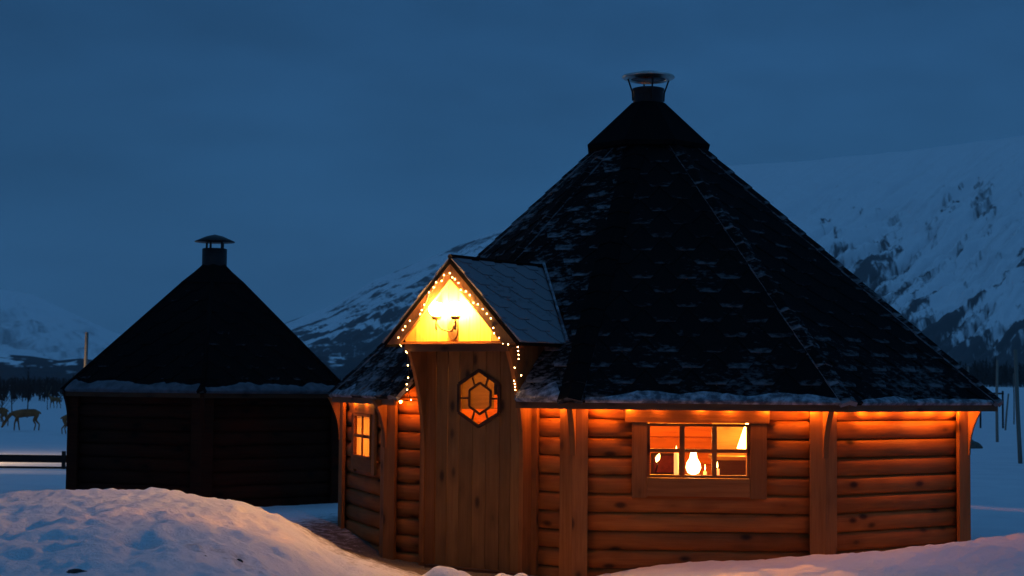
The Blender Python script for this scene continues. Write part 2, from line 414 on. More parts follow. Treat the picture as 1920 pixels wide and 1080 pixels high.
# ------------------------------------------------------------------ mountains
def mountain(name, label, pts, r0, r1, base_py, brushf, na=760, nr=230, px0=-900, px1=2900, rough=1.0, seed=0):
    px = np.concatenate([np.linspace(-5200, px0, 120)[:-1], np.linspace(px0, px1, na), np.linspace(px1, 7500, 160)[1:]]); ridge = np.interp(px, [p[0] for p in pts], [p[1] for p in pts])
    hor = 720 + .01*(px-1217)
    t = np.linspace(0, 1.25, nr); PX, T = np.meshgrid(px, t)
    RG = r0 + (r1-r0)*T
    RH = (hor-ridge)[None, :]*r1/FPX; BH = (hor-base_py)[None, :]*r0/FPX
    g = np.where(T < 1, T**1.25, 1 - (T-1)*1.2)
    n = fbm(PX*.010+seed, T*6+seed, 6, .55)-.5
    diag = PX - 640*T                     # gullies run down to the lower left
    gul = np.abs(fbm(diag*.022+seed, T*2.2, 4)-.5)*2
    amp = 4*T*(1-T)*(T < 1)
    Z = CAMZ + BH*(1-g) + RH*g + rough*RH*(.20*n*amp - .10*(1-gul)**3*amp)
    Z = Z + rough*RH*.012*(fbm(PX*.03+9, T*0, 4)-.5)*(T > .9)
    X = (PX-960)/FPX*RG
    o = grid_mesh(name, X, RG, Z, 'mountain_snow', {'brush': brushf(PX, T, diag, gul)})
    tag(o, label, kind='structure'); return o
def brush_main(PX, T, D, G):
    e = fbm(D*.011+3, T*5, 5, .6)
    gu = np.clip(fbm(D*.020+11, T*3.2, 6, .62)-.455, 0, 1)*11
    low = 1 - sstep(.30, .56, T + .5*(e-.5))
    b = low*gu*1.25                                     # birch scrub in the gullies
    b = b + (1-sstep(.10, .27, T+.20*(e-.5)+.22*(fbm(PX*.08, T*34, 5, .7)-.5)))*1.15       # closed wood at the foot
    fl = fbm(PX*.06, T*40, 5, .7)
    b = b + np.clip(fl-.575, 0, 1)*5.5*(1-sstep(.72, .95, T))*(.25+.75*sstep(.42, .6, fbm(PX*.012, T*4, 3)+.02))
    b = b + np.clip(fbm(PX*.035+5, T*10+2, 5, .6)-.60, 0, 1)*5*(1-sstep(.6, .82, T))
    leftp = 1 - sstep(950, 1100, PX)
    st = fbm(PX*.007+2, T*20, 6, .62)*.66 + fbm(PX*.05, T*50, 5, .7)*.34  # bands on the left shoulder
    b = b*(1-leftp*.6) + leftp*np.clip(st-.455, 0, 1)*9.0*(1-sstep(.84, .97, T)) + leftp*(1-sstep(.30, .50, T+.3*(st-.5)))*.95
    b = b + leftp*np.clip(fbm(PX*.02, T*30, 4)-.55, 0, 1)*6*sstep(.9, .98, T)
    b = b + (b > .08)*(fbm(PX*.22, T*110, 3, .7)-.5)*1.3
    return np.clip(b, 0, 1.3)
mountain('mountain', 'long snow covered mountain with dark scrub in its gullies, behind the big hut',
         [(-900, 735), (300, 712), (430, 655), (540, 603), (620, 573), (700, 524), (760, 500), (850, 462), (930, 430), (1100, 368), (1365, 309), (1500, 300), (1700, 281), (1920, 252), (2200, 225), (2900, 290), (3600, 260), (4300, 420), (5200, 560), (6500, 690), (7500, 716)],
         1100, 2900, 716, brush_main, na=1150, nr=300, px0=-50, px1=2060, rough=.62)
def brush_far(PX, T, D, G):
    e = fbm(PX*.02, T*7, 6, .62)
    b = np.clip(e-.46, 0, 1)*4.5*(.35+.65*(1-T)) + (1-sstep(.05, .14, T))*.9
    b = b + np.clip(fbm(PX*.06, T*22, 5, .7)-.5, 0, 1)*3.0*(1-sstep(.75, 1, T)); return np.clip(b, 0, 1)*.85
mountain('mountain', 'pale rugged snowy mountain far off at the left edge', [(-5200, 690), (-3500, 560), (-2200, 430), (-900, 470), (-300, 500), (-60, 520), (0, 543), (60, 552), (130, 585), (210, 622), (330, 660), (500, 700), (700, 716), (2900, 722)],
         5200, 7600, 702, brush_far, px0=-900, px1=1000, na=380, nr=150, rough=1.6, seed=4)
def brush_foot(PX, T, D, G):
    e = fbm(PX*.03, T*5, 5, .6)
    return np.clip(1.15 - np.clip(e-.56, 0, 1)*9*sstep(.3, .8, T), 0, 1.2)
mountain('wooded_hill', 'low dark wooded hill with a few snow patches, left of the small hut', [(-5200, 700), (-3000, 660), (-900, 655), (0, 664), (60, 668), (110, 676), (150, 672), (260, 684), (420, 690), (600, 668), (700, 672), (900, 690), (1000, 715), (2900, 700)],
         420, 980, 722, brush_foot, px0=-900, px1=1000, na=380, nr=90, rough=.8, seed=8)

# forest belts
def forest(name, label, px0, px1, y0, y1, n, h, fir=.06):
    m = MB()
    for i in range(n):
        px = random.uniform(px0, px1); Y = random.uniform(y0, y1); x = (px-960)/FPX*Y; z = gz(x, Y)-.3
        H = h*random.uniform(.7, 1.05); b = Vector((x, Y, z))
        if random.random() < fir:
            for k in range(4):
                zz = H*(.12+.22*k); rr = H*.20*(1-k*.23)
                ph = random.random()*6; n6 = 6
                ring = [b+Vector((math.cos(ph+2*math.pi*j/n6)*rr*random.uniform(.7, 1.2), math.sin(ph+2*math.pi*j/n6)*rr, zz)) for j in range(n6)]
                top = b+Vector((0, 0, zz+H*.34))
                for j in range(n6): m.face([ring[j], ring[(j+1) % n6], top])
        else:
            m.face([b+Vector((-.06, 0, 0)), b+Vector((.06, 0, 0)), b+Vector((0, 0, H*.9))]); m.face([b+Vector((0, -.06, 0)), b+Vector((0, .06, 0)), b+Vector((0, 0, H*.9))])
            for k in range(26):
                t0 = random.uniform(.15, .85); a = random.uniform(0, 6.28); L = H*.30*(1.1-t0)*random.uniform(.6, 1.3)
                s = b+Vector((0, 0, H*t0)); d = Vector((math.cos(a)*L, math.sin(a)*L, L*random.uniform(.5, 1.6)))
                w = Vector((-math.sin(a), math.cos(a), .3))*H*.012*random.uniform(.8, 2.2)
                m.face([s-w, s+w, s+d]); 
    o = m.build(name, 'twigs', None, False); return tag(o, label, kind='stuff')
forest('forest', 'dark wood along the far edge of the left field', -700, 720, 190, 360, 2600, 3.4)
forest('forest', 'dark wood along the far edge of the right field', 1000, 2500, 440, 760, 2600, 9.0)

# ------------------------------------------------------------------ wall / roof builders
def v2(p, z=0.): return Vector((p[0], p[1], z))
ROW = .145
def log_piece(parent, P, u, n, a, b, z0, z1, mat, bulge=.036, name='log', inner=.035):
    """half-round wall log from a to b along u, outward n"""
    m = MB(); h = z1-z0; bulge = bulge*random.uniform(.86, 1.1)
    prof = [(-inner, .07*h), (-inner+.012, 0), (0.0, .0), (bulge*.55, .09*h), (bulge*.9, .28*h), (bulge, .52*h), (bulge*.88, .76*h), (bulge*.45, .93*h), (0.0, .985*h), (-.012, h), (-inner+.012, h), (-inner, .93*h)]
    A = [P + u*a + n*x + Vector((0, 0, z0+y)) for x, y in prof]; B = [P + u*b + n*x + Vector((0, 0, z0+y)) for x, y in prof]
    L = 0
    for i in range(len(prof)):
        j = (i+1) % len(prof); l = (A[j]-A[i]).length
        m.face([A[i], B[i], B[j], A[j]], [(a, L), (b, L), (b, L+l), (a, L+l)], 1 < i < 8); L += l
    m.face(A, [(x, y) for x, y in prof]); m.face(B[::-1], [(x, y) for x, y in prof][::-1])
    return m.build(name, mat, parent)
def wall(parent, p, q, z_rows, mat, holes=(), zmin=-.3, skip=None, inset=.0, top=None):
    P = v2(p); Q = v2(q); L = (Q-P).length; u = (Q-P)/L; n = Vector((u.y, -u.x, 0))
    for z0, z1 in z_rows:
        segs = [(inset, L-inset)]
        for (a, b, ha, hb) in holes:
            if z1 > ha+.01 and z0 < hb-.01:
                ns = []
                for s in segs:
                    if b <= s[0] or a >= s[1]: ns.append(s); continue
                    if a > s[0]+.03: ns.append((s[0], a))
                    if b < s[1]-.03: ns.append((b, s[1]))
                segs = ns
        for s in segs: log_piece(parent, P, u, n, s[0], s[1], z0, z1, mat)
    return P, u, n, L
def clip_poly(poly, a, b):
    """keep the part left of the line a->b (2-D)"""
    o = []; n = len(poly)
    side = lambda p: (b[0]-a[0])*(p[1]-a[1]) - (b[1]-a[1])*(p[0]-a[0])
    for i in range(n):
        p, q = poly[i], poly[(i+1) % n]; sp, sq = side(p), side(q)
        if sp >= 0: o.append(p)
        if (sp >= 0) != (sq >= 0):
            t = sp/(sp-sq); o.append((p[0]+(q[0]-p[0])*t, p[1]+(q[1]-p[1])*t))
    return o
def clip_convex(poly, reg):
    for i in range(len(reg)):
        poly = clip_poly(poly, reg[i], reg[(i+1) % len(reg)])
        if len(poly) < 3: return None
    A = 0
    for i in range(len(poly)):
        x0, y0 = poly[i]; x1, y1 = poly[(i+1) % len(poly)]; A += x0*y1-x1*y0
    return poly if A/2 > 2e-4 else None
def facet_frame(p, q, apex):
    u = (q-p).normalized(); w = apex-p; v = (w - u*w.dot(u)).normalized(); n = u.cross(v)
    return u, v, n
def tabs(p, q, apex, regions, pitch=.36, exp=.178, vmax=9, phase=0.):
    """list of (polygon2d, v0) clipped to convex regions"""
    u, v, n = facet_frame(p, q, apex); out_ = []
    for reg in regions:
        xs = [r[0] for r in reg]; ys = [r[1] for r in reg]
        for r_ in range(int(min(ys)/exp)-2, int(max(ys)/exp)+1):
            v0 = r_*exp + random.uniform(-.004, .004)
            k0 = int(min(xs)/pitch)-2
            for k in range(k0, int(max(xs)/pitch)+3):
                c = (k+.5*(r_ % 2))*pitch + phase + random.uniform(-.006, .006); hw = pitch*.485
                poly = [(c-hw*.42, v0), (c+hw*.42, v0), (c+hw, v0+exp*.86), (c+hw, v0+exp*1.95), (c-hw, v0+exp*1.95), (c-hw, v0+exp*.86)]
                pp = clip_convex(poly, reg)
                if pp: out_.append((pp, v0, exp))
    return (u, v, n), out_
def tab_mesh(m, p, fr, item, lift=.006):
    u, v, n = fr; pp, v0, ex = item
    h = lambda y: lift + .014*(1-(y-v0)/(ex*1.95)) + .002
    top = [p+u*x+v*y+n*h(y) for x, y in pp]; uvs = [(x, (y-v0)/(ex*1.95)) for x, y in pp]
    m.face(top, uvs)
    for i in range(len(pp)):
        j = (i+1) % len(pp)
        a, b = pp[i], pp[j]
        if abs(a[1]-b[1]) < .02 and a[1] > v0+ex*1.5: continue
        m.face([top[j], top[i], p+u*a[0]+v*a[1]+n*.0005, p+u*b[0]+v*b[1]+n*.0005], [uvs[j], uvs[i], uvs[i], uvs[j]])

# ------------------------------------------------------------------ the big hut
HA, HB, HC, HD, HE = (-1.545, 15.2), (-1.014, 13.7), (.502, 12.55), (2.408, 12.5), (3.739, 13.4)
HF, HG, HH = (3.85, 15.4), (2.45, 17.1), (.1, 17.15)
CORN = [HA, HB, HC, HD, HE, HF, HG, HH]
EAVE = [(-1.69, 15.0), (-.984, 13.3), (.439, 12.2), (2.541, 12.1), (4.02, 13.25), (4.2, 15.5), (2.6, 17.45), (-.05, 17.5)]
EZ = 1.19; APEX = Vector((1.258, 15.0, 4.02))
hut = thing('log_hut', 'large octagonal pine log hut with lit windows, arched door porch and tall shingled roof', 'hut', (1.2, 14.9, -.15))
ROWS = [(.96+ROW*k, .96+ROW*(k+1)) for k in range(-8, 2)]
WIN_CD = (.555, 1.350, .655, 1.075); WIN_AB = (.51, 1.13, .69, 1.085)
DOOR = (.44, 1.50, -.3, 3.0)
wall_fr = []
for i in range(8):
    p, q = CORN[i], CORN[(i+1) % 8]
    holes = {0: [WIN_AB], 1: [DOOR], 2: [WIN_CD]}.get(i, [])
    wall_fr.append(wall(hut, p, q, ROWS, 'pine', holes))
# short logs beside the door rise a little above the eave
P1, u1, n1, L1 = wall_fr[1]
for a, b in ((.0, .44), (1.50, L1)):
    log_piece(hut, P1, u1, n1, a, b, 1.25, 1.395, 'pine'); log_piece(hut, P1, u1, n1, a if a > 1 else .22, b, 1.395, 1.54, 'pine')
# corner posts: two boards in a V, and a curved bracket under the eave
for i in range(8):
    p = v2(CORN[i]); uprev = wall_fr[(i-1) % 8][1]; unext = wall_fr[i][1]; na, nb = wall_fr[(i-1) % 8][2], wall_fr[i][2]
    bis = (na+nb).normalized(); z0 = -.3; z1 = 1.235
    for s in (0, 1):
        m = MB(); d = -uprev if s == 0 else unext; nn = na if s == 0 else nb
        o = p + nn*.046 + Vector((0, 0, z0))
        k = math.tan(math.acos(max(-1, min(1, na.dot(nb))))/2)
        st = -(.046)*k*1.0
        poly = [(-.078*k, .078), (-.046*k*0 - .046*k, .046), (.095, .046), (.095, .078)]
        m.prism([(x, y) for x, y in poly], p+Vector((0, 0, z0)), d, nn, Vector((0, 0, z1-z0)), grain_y=False)
        # grain runs up: rewrite uvs from heights
        uvn = []
        for f in m.f: uvn.append([(m.v[j][2], (Vector(m.v[j])-p).dot(d)) for j in f])
        m.uv = uvn
        m.build('post_board', 'pine_post', hut)
    # bracket: radial fin with a concave curve
    prof = [(.06, 1.225), (.06, .82)]
    for k in range(9):
        tt = k/8; prof.append((.085+.12*(tt**2.2), .82+.405*tt))
    m = MB(); side = Vector((-bis.y, bis.x, 0))
    m.prism(prof, p - side*.0225, bis, Vector((0, 0, 1)), side*.045); m.build('eave_bracket', 'pine_post', hut)
# floor
m = MB(); m.prism([(c[0], c[1]) for c in CORN], (0, 0, -.2), (1, 0, 0), (0, 1, 0), (0, 0, .22)); m.build('floor', 'dark_wood', hut)

# roof decks
roof = MB(); EV = [v2(p, EZ+.055) for p in EAVE]
CAPZ = 3.60
DU0, DU1 = .42, 1.54         # door bay cut in facet B-C (wall metres)
facets = []
for i in range(8):
    p, q = EV[i], EV[(i+1) % 8]; u, v, n = facet_frame(p, q, APEX)
    W = (q-p).length; ax = (APEX-p).dot(u); ay = (APEX-p).dot(v); vc = (CAPZ-p.z)/v.z
    lx = ax*vc/ay; rx = W-(W-ax)*vc/ay
    if i == 1:
        o1 = (P1-p); shift = o1.dot(u)       # wall metres -> eave metres
        a, b = DU0+shift, DU1+shift; vt = (1.95-p.z)/v.z
        def lxat(y): return ax*y/ay
        def rxat(y): return W-(W-ax)*y/ay
        regs = [[(0, 0), (.17, .30), (a, .42), (a, vt), (lxat(vt), vt)] if a > lxat(vt) else [(0, 0), (.17, .30), (a, .42), (a, a*ay/ax)],
                [(b, 0), (W, 0), (rxat(vt), vt), (b, vt)],
                [(max(lxat(vt), -9), vt), (rxat(vt), vt), (rx, vc), (lx, vc)]]
        FB = (a, b, vt)
    else:
        regs = [[(0, 0), (W, 0), (rx, vc), (lx, vc)]]
    facets.append((p, (u, v, n), regs, W))
roof_o = None
m = MB()
for p, (u, v, n), regs, W in facets:
    for rg in regs: m.prism(rg, p - n*.045, u, v, n*.045)
roof_o = m.build('roof', 'shingle_dark', hut); roof_o['label'] = 'steep eight sided roof of dark hexagonal shingles dusted with snow'
# shingles: those that show largest are single pieces
singles = []; rest = MB(); rest2 = MB()
for i in range(8):
    p, fr, regs, W = facets[i]
    _, items = tabs(p, p+fr[0]*W, APEX, regs, phase=i*.11)
    for it in items:
        c = sum((Vector((x, y)) for x, y in it[0]), Vector((0, 0)))/len(it[0])
        wpos = p+fr[0]*c.x+fr[1]*c.y
        if i in (0, 1, 2, 3): singles.append((wpos.z + (0 if i in (1, 2, 3) else .8), p, fr, it, i))
        else: tab_mesh(rest, p, fr, it)
singles.sort(key=lambda s: s[0])
for s in singles[:296]:
    mm = MB(); tab_mesh(mm, s[1], s[2], s[3]); mm.build('shingle', 'shingle_snowy' if s[4] < 2 else 'shingle', roof_o)
for s in singles[296:]: tab_mesh(rest2 if s[4] < 2 else rest, s[1], s[2], s[3])
o = rest2.build('frosted_shingle_field', 'shingle_snowy', roof_o); o['kind'] = 'stuff'
o = rest.build('shingle_field', 'shingle', roof_o); o['kind'] = 'stuff'
# hip caps: short overlapping folded pieces up each corner
for i in range(8):
    p = EV[i]; na, nb = facets[(i-1) % 8][1][2], facets[i][1][2]; ua, ub = -facets[(i-1) % 8][1][0], facets[i][1][0]
    d = (APEX-p); Lh = d.length; d = d/Lh; up = (na+nb).normalized()
    pa = (ua - d*ua.dot(d)).normalized(); pb = (ub - d*ub.dot(d)).normalized()
    Lc = (CAPZ-p.z)/d.z; m = MB(); K = 16
    for k in range(K):
        s0, s1 = Lc*k/K - .03, Lc*(k+1)/K
        if k == 0: s0 = -.012
        wd = .07 if i not in (2,) else .10
        a0, a1 = p+d*s0, p+d*s1; h0, h1 = .044, .034
        for pp, sg in ((pa, 1), (pb, -1)):
            x = [a0+up*h0, a0+pp*wd+up*(h0-.012), a1+pp*wd*.96+up*(h1-.012), a1+up*h1]
            lo = [a0+up*.0, a0+pp*wd-up*.006, ]
            if sg < 0: x = x[::-1]
            m.face(x, [(0, 0), (wd, 0), (wd, 1), (0, 1)])
            y = [x_ for x_ in ([a0+up*h0, lo[0], lo[1], a0+pp*wd+up*(h0-.012)])]
            m.face(y if sg > 0 else y[::-1])
            z_ = [a0+pp*wd+up*(h0-.012), lo[1], a1+pp*wd-up*.006, a1+pp*wd*.96+up*(h1-.012)]
            m.face(z_ if sg > 0 else z_[::-1])
    m.build('hip_cap', 'shingle_dark' if i in (2,) else 'shingle_snowy', roof_o)
# eave boards
for i in range(8):
    p, fr, regs, W = facets[i]; u, v, n = fr
    spans = [(0, W)] if i != 1 else [(FB[1]+.0, W)]
    for a, b in spans:
        m = MB(); hn = Vector((u.y, -u.x, 0))
        m.box(p+u*(a+.004)-Vector((0, 0, .062))-hn*.028, u*(b-a-.008), hn*.022, Vector((0, 0, .05))); m.build('eave_board', 'fascia_wood', roof_o)
# snow along the eaves
def eave_snow(parent, p, fr, a, b, depth, thick, mat='roof_snow', seed=0, soft=.5):
    u, v, n = fr; K = max(8, int((b-a)/.035)); J = 6
    xs = np.linspace(a, b, K); m = MB(); G = []
    for k, x in enumerate(xs):
        endf = min(1, 4*min(k, K-1-k)/K+.05)
        dd = depth*(.1+1.8*float(fbm(np.array([x*3.7+seed]), np.array([seed*1.7]), 4, .6)[0]))*(soft+(1-soft)*endf); th = thick*(.6+.8*float(vnoise(np.array([x*9.+seed]), np.array([3.3]))[0]))*endf
        row = []
        for j in range(J+1):
            f = j/J; y = -.012 + dd*f; h = .024 + th*math.sin(math.pi*min(1, (.25+.75*f)))**.7*(1 if j else .4) if j < J else .020
            row.append(p+u*x+v*y+n*(h+.001*random.random()))
        row.insert(0, p+u*x+v*-.012+n*(-.004-th*.3)); G.append(row)
    for k in range(K-1):
        for j in range(J+1): m.face([G[k][j], G[k+1][j], G[k+1][j+1], G[k][j+1]], None, True)
    o = m.build('eave_snow', mat, parent); o['kind'] = 'stuff'; return o
for i, segs in {0: [(.0, .7, .09, .005), (1.0, 1.4, .06, .006)], 1: [(FB[1]+.02, facets[1][3]-.10, .15, .009)], 2: [(.12, facets[2][3]-.05, .085, .003)], 3: [(.14, facets[3][3]-.10, .06, .002)]}.items():
    for k, (a, b, dp, th) in enumerate(segs): eave_snow(roof_o, facets[i][0], facets[i][1], a, b, dp, th, seed=i*5+k)

# cap and chimney
ang0 = math.atan2(EAVE[0][1]-APEX.y, EAVE[0][0]-APEX.x)
capc = Vector((1.262, 15.0, 0))
m = MB(); n8 = 8
prof = [(.50, 3.55), (.605, 3.56), (.615, 3.60), (.36, 3.84), (.17, 4.02), (.145, 4.03)]
m.lathe(prof, capc, 8, False, R(-71)); cap = m.build('roof_cap', 'shingle_dark', hut)
m = MB(); m.lathe([(.142, 3.95), (.145, 4.14), (.152, 4.145), (.152, 4.165), (.135, 4.17), (.125, 4.165), (.125, 4.0)], capc); chim = m.build('chimney', 'black_metal', hut)
m = MB(); m.lathe([(.0, 4.33), (.13, 4.315), (.145, 4.285), (.175, 4.275), (.17, 4.262), (.0, 4.258)], capc); m.build('chimney_lid', 'black_metal', chim)
m = MB(); m.lathe([(.168, 4.27), (.20, 4.295), (.243, 4.288), (.25, 4.275), (.235, 4.262), (.19, 4.246), (.165, 4.255), (.168, 4.27)], capc, 32); m.build('spark_ring', 'galvanised', chim)
for a in (0.15, 1.7, 3.3, 4.85):
    m = MB(); m.tube([capc+Vector((math.cos(a)*.150, math.sin(a)*.150, 4.05)), capc+Vector((math.cos(a)*.155, math.sin(a)*.155, 4.13)), capc+Vector((math.cos(a)*.20, math.sin(a)*.20, 4.262))], .008); m.build('lid_strut', 'black_metal', chim)

# ---- windows
def window(parent, fr, hole, cols, rows_, casing, label, po=0.0, dn0=.07, mm_=1.0):
    P, u, n, L = fr; a, b, z0, z1 = hole; Z = Vector((0, 0, 1))
    m = MB(); t = .022; d = dn0
    o = P + n*-.02
    m.box(o+u*a+Z*z0, u*(b-a), n*d, Z*t); m.box(o+u*a+Z*(z1-t), u*(b-a), n*d, Z*t)
    m.box(o+u*a+Z*(z0+t), Z*(z1-z0-2*t), n*d, u*t); m.box(o+u*(b-t)+Z*(z0+t), Z*(z1-z0-2*t), n*d, u*t)
    w = m.build('window', 'pine_post', parent); w['label'] = label
    A, B, C_, D_ = a+t, b-t, z0+t, z1-t; mw = .019*mm_; mh = .014
    for k in range(1, cols):
        x = A+(B-A)*k/cols; mm = MB(); mm.box(P+n*(.012+po)+u*(x-mw)+Z*C_, Z*(D_-C_), n*.024/(1+20*po), u*2*mw); mm.build('muntin', 'pine_post', w)
    for k in range(1, rows_):
        z = C_+(D_-C_)*k/rows_
        for c in range(cols):
            x0 = A+(B-A)*c/cols+(mw+.001 if c else 0); x1 = A+(B-A)*(c+1)/cols-(mw+.001 if c < cols-1 else 0)
            mm = MB(); mm.box(P+n*(.010+po)+u*x0+Z*(z-mh), u*(x1-x0), n*.022/(1+20*po), Z*2*mh); mm.build('muntin', 'pine_post', w)
    for c in range(cols):
        for r in range(rows_):
            x0, x1 = A+(B-A)*c/cols+.004, A+(B-A)*(c+1)/cols-.004; y0, y1 = C_+(D_-C_)*r/rows_+.004, C_+(D_-C_)*(r+1)/rows_-.004
            mm = MB(); mm.box(P+n*(.016+po)+u*x0+Z*y0, u*(x1-x0), n*.004, Z*(y1-y0)); mm.build('pane', 'pane_glass', w)
    for (x0, x1, y0, y1, dn) in casing:
        mm = MB(); lx, lz = x1-x0, y1-y0
        if lx > lz: mm.box(P+n*.044+u*x0+Z*y0, u*lx, n*dn, Z*lz)
        else: mm.box(P+n*.044+u*x0+Z*y0, Z*lz, n*dn, u*lx)
        mm.build('casing_board', 'pine_post', w)
    return w
window(hut, wall_fr[2], WIN_CD, 3, 2, [(.437, .553, .50, 1.082, .030), (1.352, 1.478, .50, 1.082, .030), (.383, 1.50, 1.084, 1.20, .036), (.555, 1.350, .512, .653, .026), ], 'six pane window glowing orange, in the wall right of the door')
window(hut, wall_fr[0], WIN_AB, 2, 2, [(.40, .508, .56, 1.087, .024), (1.132, 1.24, .56, 1.087, .024), (.36, 1.28, 1.089, 1.20, .036), (.51, 1.13, .58, .688, .026)], 'small four pane window glowing orange, left of the door', po=.052, dn0=.10, mm_=.8)

# ---- door porch on wall B-C: local frame (u along the wall, n outward)
Z = Vector((0, 0, 1))
def D3(uu, nn, z): return P1 + u1*uu + n1*nn + Z*z
dc = 1.035
door = MB(); dn = .15
m = MB(); m.box(D3(.56, dn-.05, 1.66), u1*.94, n1*.05, Z*.05); doorf = m.build('door', 'door_wood', hut); doorf['label'] = 'tall plank door with a six sided window'
hx = (1.058, 1.25); hw, hh, hs = .208, .226, .115     # hexagon: centre, half width, half height, straight side half height
hu = [(-hw, -hs), (0, -hh), (hw, -hs), (hw, hs), (0, hh), (-hw, hs)]
seams = [.605, .728, hx[0]-hw, hx[0]-hw/3, hx[0]+hw/3, hx[0]+hw, 1.375, 1.475]
zb, zt = -.11, 1.66
def up_edge(x): return hs+(hh-hs)*(1-abs(x)/hw)
for k in range(len(seams)-1):
    a, b = seams[k]+.003, seams[k+1]-.003; mm = MB(); dpt = n1*.032; oo = P1+n1*(dn-.034+.002*random.random())
    if b <= hx[0]-hw+.002 or a >= hx[0]+hw-.002:
        mm.prism([(a, zb), (b, zb), (b, zt), (a, zt)], oo, u1, Z, dpt)
    else:
        xs = [a-hx[0], b-hx[0]]; xm = [0.0] if xs[0] < 0 < xs[1] else []
        low = [(hx[0]+x, hx[1]-up_edge(x)) for x in [xs[0]]+xm+[xs[1]]]; high = [(x, 2*hx[1]-y) for x, y in low]
        mm.prism([(a, zb), (b, zb)]+low[::-1], oo, u1, Z, dpt)
        mm.prism(high+[(b, zt), (a, zt)], oo, u1, Z, dpt)
    mm.build('door_board', 'door_wood', doorf)
def bar(m, p, q, w, d, nn):
    p, q = Vector(p), Vector(q); dd = (q-p).normalized(); pp = Vector((-dd.y, dd.x))
    poly = [p-pp*w, q-pp*w, q+pp*w, p+pp*w]
    m.prism([(x.x, x.y) for x in poly], P1+n1*nn, u1, Z, n1*d)
H6 = [(hx[0]+x, hx[1]+y) for x, y in hu]; I6 = [(hx[0]+x*.52, hx[1]+y*.56) for x, y in hu]
m = MB()
for k in range(6): bar(m, H6[k], H6[(k+1) % 6], .013, .016, dn-.001)
hexf = m.build('window_frame', 'dark_wood', doorf)
m = MB()
for k in range(6): bar(m, I6[k], I6[(k+1) % 6], .009, .012, dn-.014)
m.build('inner_muntin', 'dark_wood', doorf)
for p, q in [((I6[1][0]*.5+I6[2][0]*.5, I6[1][1]*.5+I6[2][1]*.5), (H6[1][0]*.6+H6[2][0]*.4, H6[1][1]*.6+H6[2][1]*.4)), ((I6[0][0]*.5+I6[1][0]*.5, I6[0][1]*.5+I6[1][1]*.5), (H6[0][0]*.4+H6[1][0]*.6, H6[0][1]*.4+H6[1][1]*.6)),
             ((I6[3][0]*.5+I6[4][0]*.5, I6[3][1]*.5+I6[4][1]*.5), (H6[3][0]*.4+H6[4][0]*.6, H6[3][1]*.4+H6[4][1]*.6)), ((I6[4][0]*.5+I6[5][0]*.5, I6[4][1]*.5+I6[5][1]*.5), (H6[4][0]*.6+H6[5][0]*.4, H6[4][1]*.6+H6[5][1]*.4)),
             ((I6[2][0], hx[1]), (H6[2][0], hx[1])), ((I6[0][0], hx[1]), (H6[0][0], hx[1]))]:
    m = MB(); bar(m, p, q, .007, .010, dn-.016); m.build('muntin', 'dark_wood', doorf)
m = MB(); m.prism(H6, P1+n1*(dn-.026), u1, Z, n1*.004); m.build('pane', 'pane_glass', doorf)
m = MB(); m.box(D3(.56, .0, -.16), u1*.95, n1*.22, Z*.05); m.build('threshold', 'dark_wood', doorf)
# jambs and cheeks of the porch
porch = MB()
porch.box(D3(.445, -.02, -.16), Z*1.80, n1*.18, u1*.158); porch_o = porch.build('porch', 'pine_post', hut); porch_o['label'] = 'projecting door porch with steep gable'
m = MB(); m.box(D3(1.478, -.02, -.16), Z*1.86, n1*.19, u1*.042); m.build('jamb', 'pine_post', porch_o)
for a in (.405, 1.522):           # flat casing where the porch meets the wall logs
    m = MB(); m.box(D3(a, .03, -.2), Z*1.62, n1*.035, u1*(.038 if a < 1 else .05)); m.build('casing_board', 'pine_post', porch_o)
for a in (.45, 1.50):             # cheeks through the roof
    m = MB(); m.box(D3(a, -.80, 1.15), n1*.79, Z*.56, u1*.02); m.build('cheek', 'fascia_wood', porch_o)
m = MB(); m.box(D3(.47, -.80, 1.684), u1*1.05, n1*1.26, Z*.016); m.build('porch_ceiling', 'pine_post', porch_o)  # ceiling carried forward as an added ledge to keep the header in shade
m = MB(); m.box(D3(.465, .36, 1.625), u1*1.06, n1*.035, Z*.057); m.build('header', 'fascia_wood', porch_o)
# curved side brackets carrying the gable
for a in (.47, 1.487):
    prof = [(.16, -.10), (.175, -.10), (.175, .75)]
    for k in range(11):
        tt = k/10; prof.append((.175+.205*(tt**2.2), .75+.895*tt))
    prof += [(.16, 1.645)]
    m = MB(); m.prism(prof, D3(a, 0, 0), n1, Z, u1*.034); m.build('side_bracket', 'pine_post', porch_o)
# gable wall boards
GA, GZ0, GZ1, GH = 1.022, 1.705, 2.367, .70
sl = (GZ1-1.69)/GH
def gable_z(x): return GZ1 - .085 - sl*abs(x-GA)
x = GA-.55
bw = .112
while x < GA+.55:
    a, b = max(x, GA-.56)+.002, min(x+bw, GA+.56)-.002
    pts = [(a, GZ0), (b, GZ0)]
    za, zbb = gable_z(a), gable_z(b)
    if zbb > GZ0: pts.append((b, zbb))
    if a < GA < b: pts.append((GA, gable_z(GA)))
    if za > GZ0: pts.append((a, za))
    if len(pts) >= 4 or za > GZ0 or zbb > GZ0:
        if zbb <= GZ0: pts = [(a, GZ0), (min(b, GA+(GZ1-.085-GZ0)/sl), GZ0), (a, za)]
        if za <= GZ0: pts = [(max(a, GA-(GZ1-.085-GZ0)/sl), GZ0), (b, GZ0), (b, zbb)]
        m = MB(); m.prism(pts, D3(0, .375+.003*random.random(), 0), u1, Z, n1*.018); m.build('gable_board', 'pine_pale', porch_o)
    x += bw
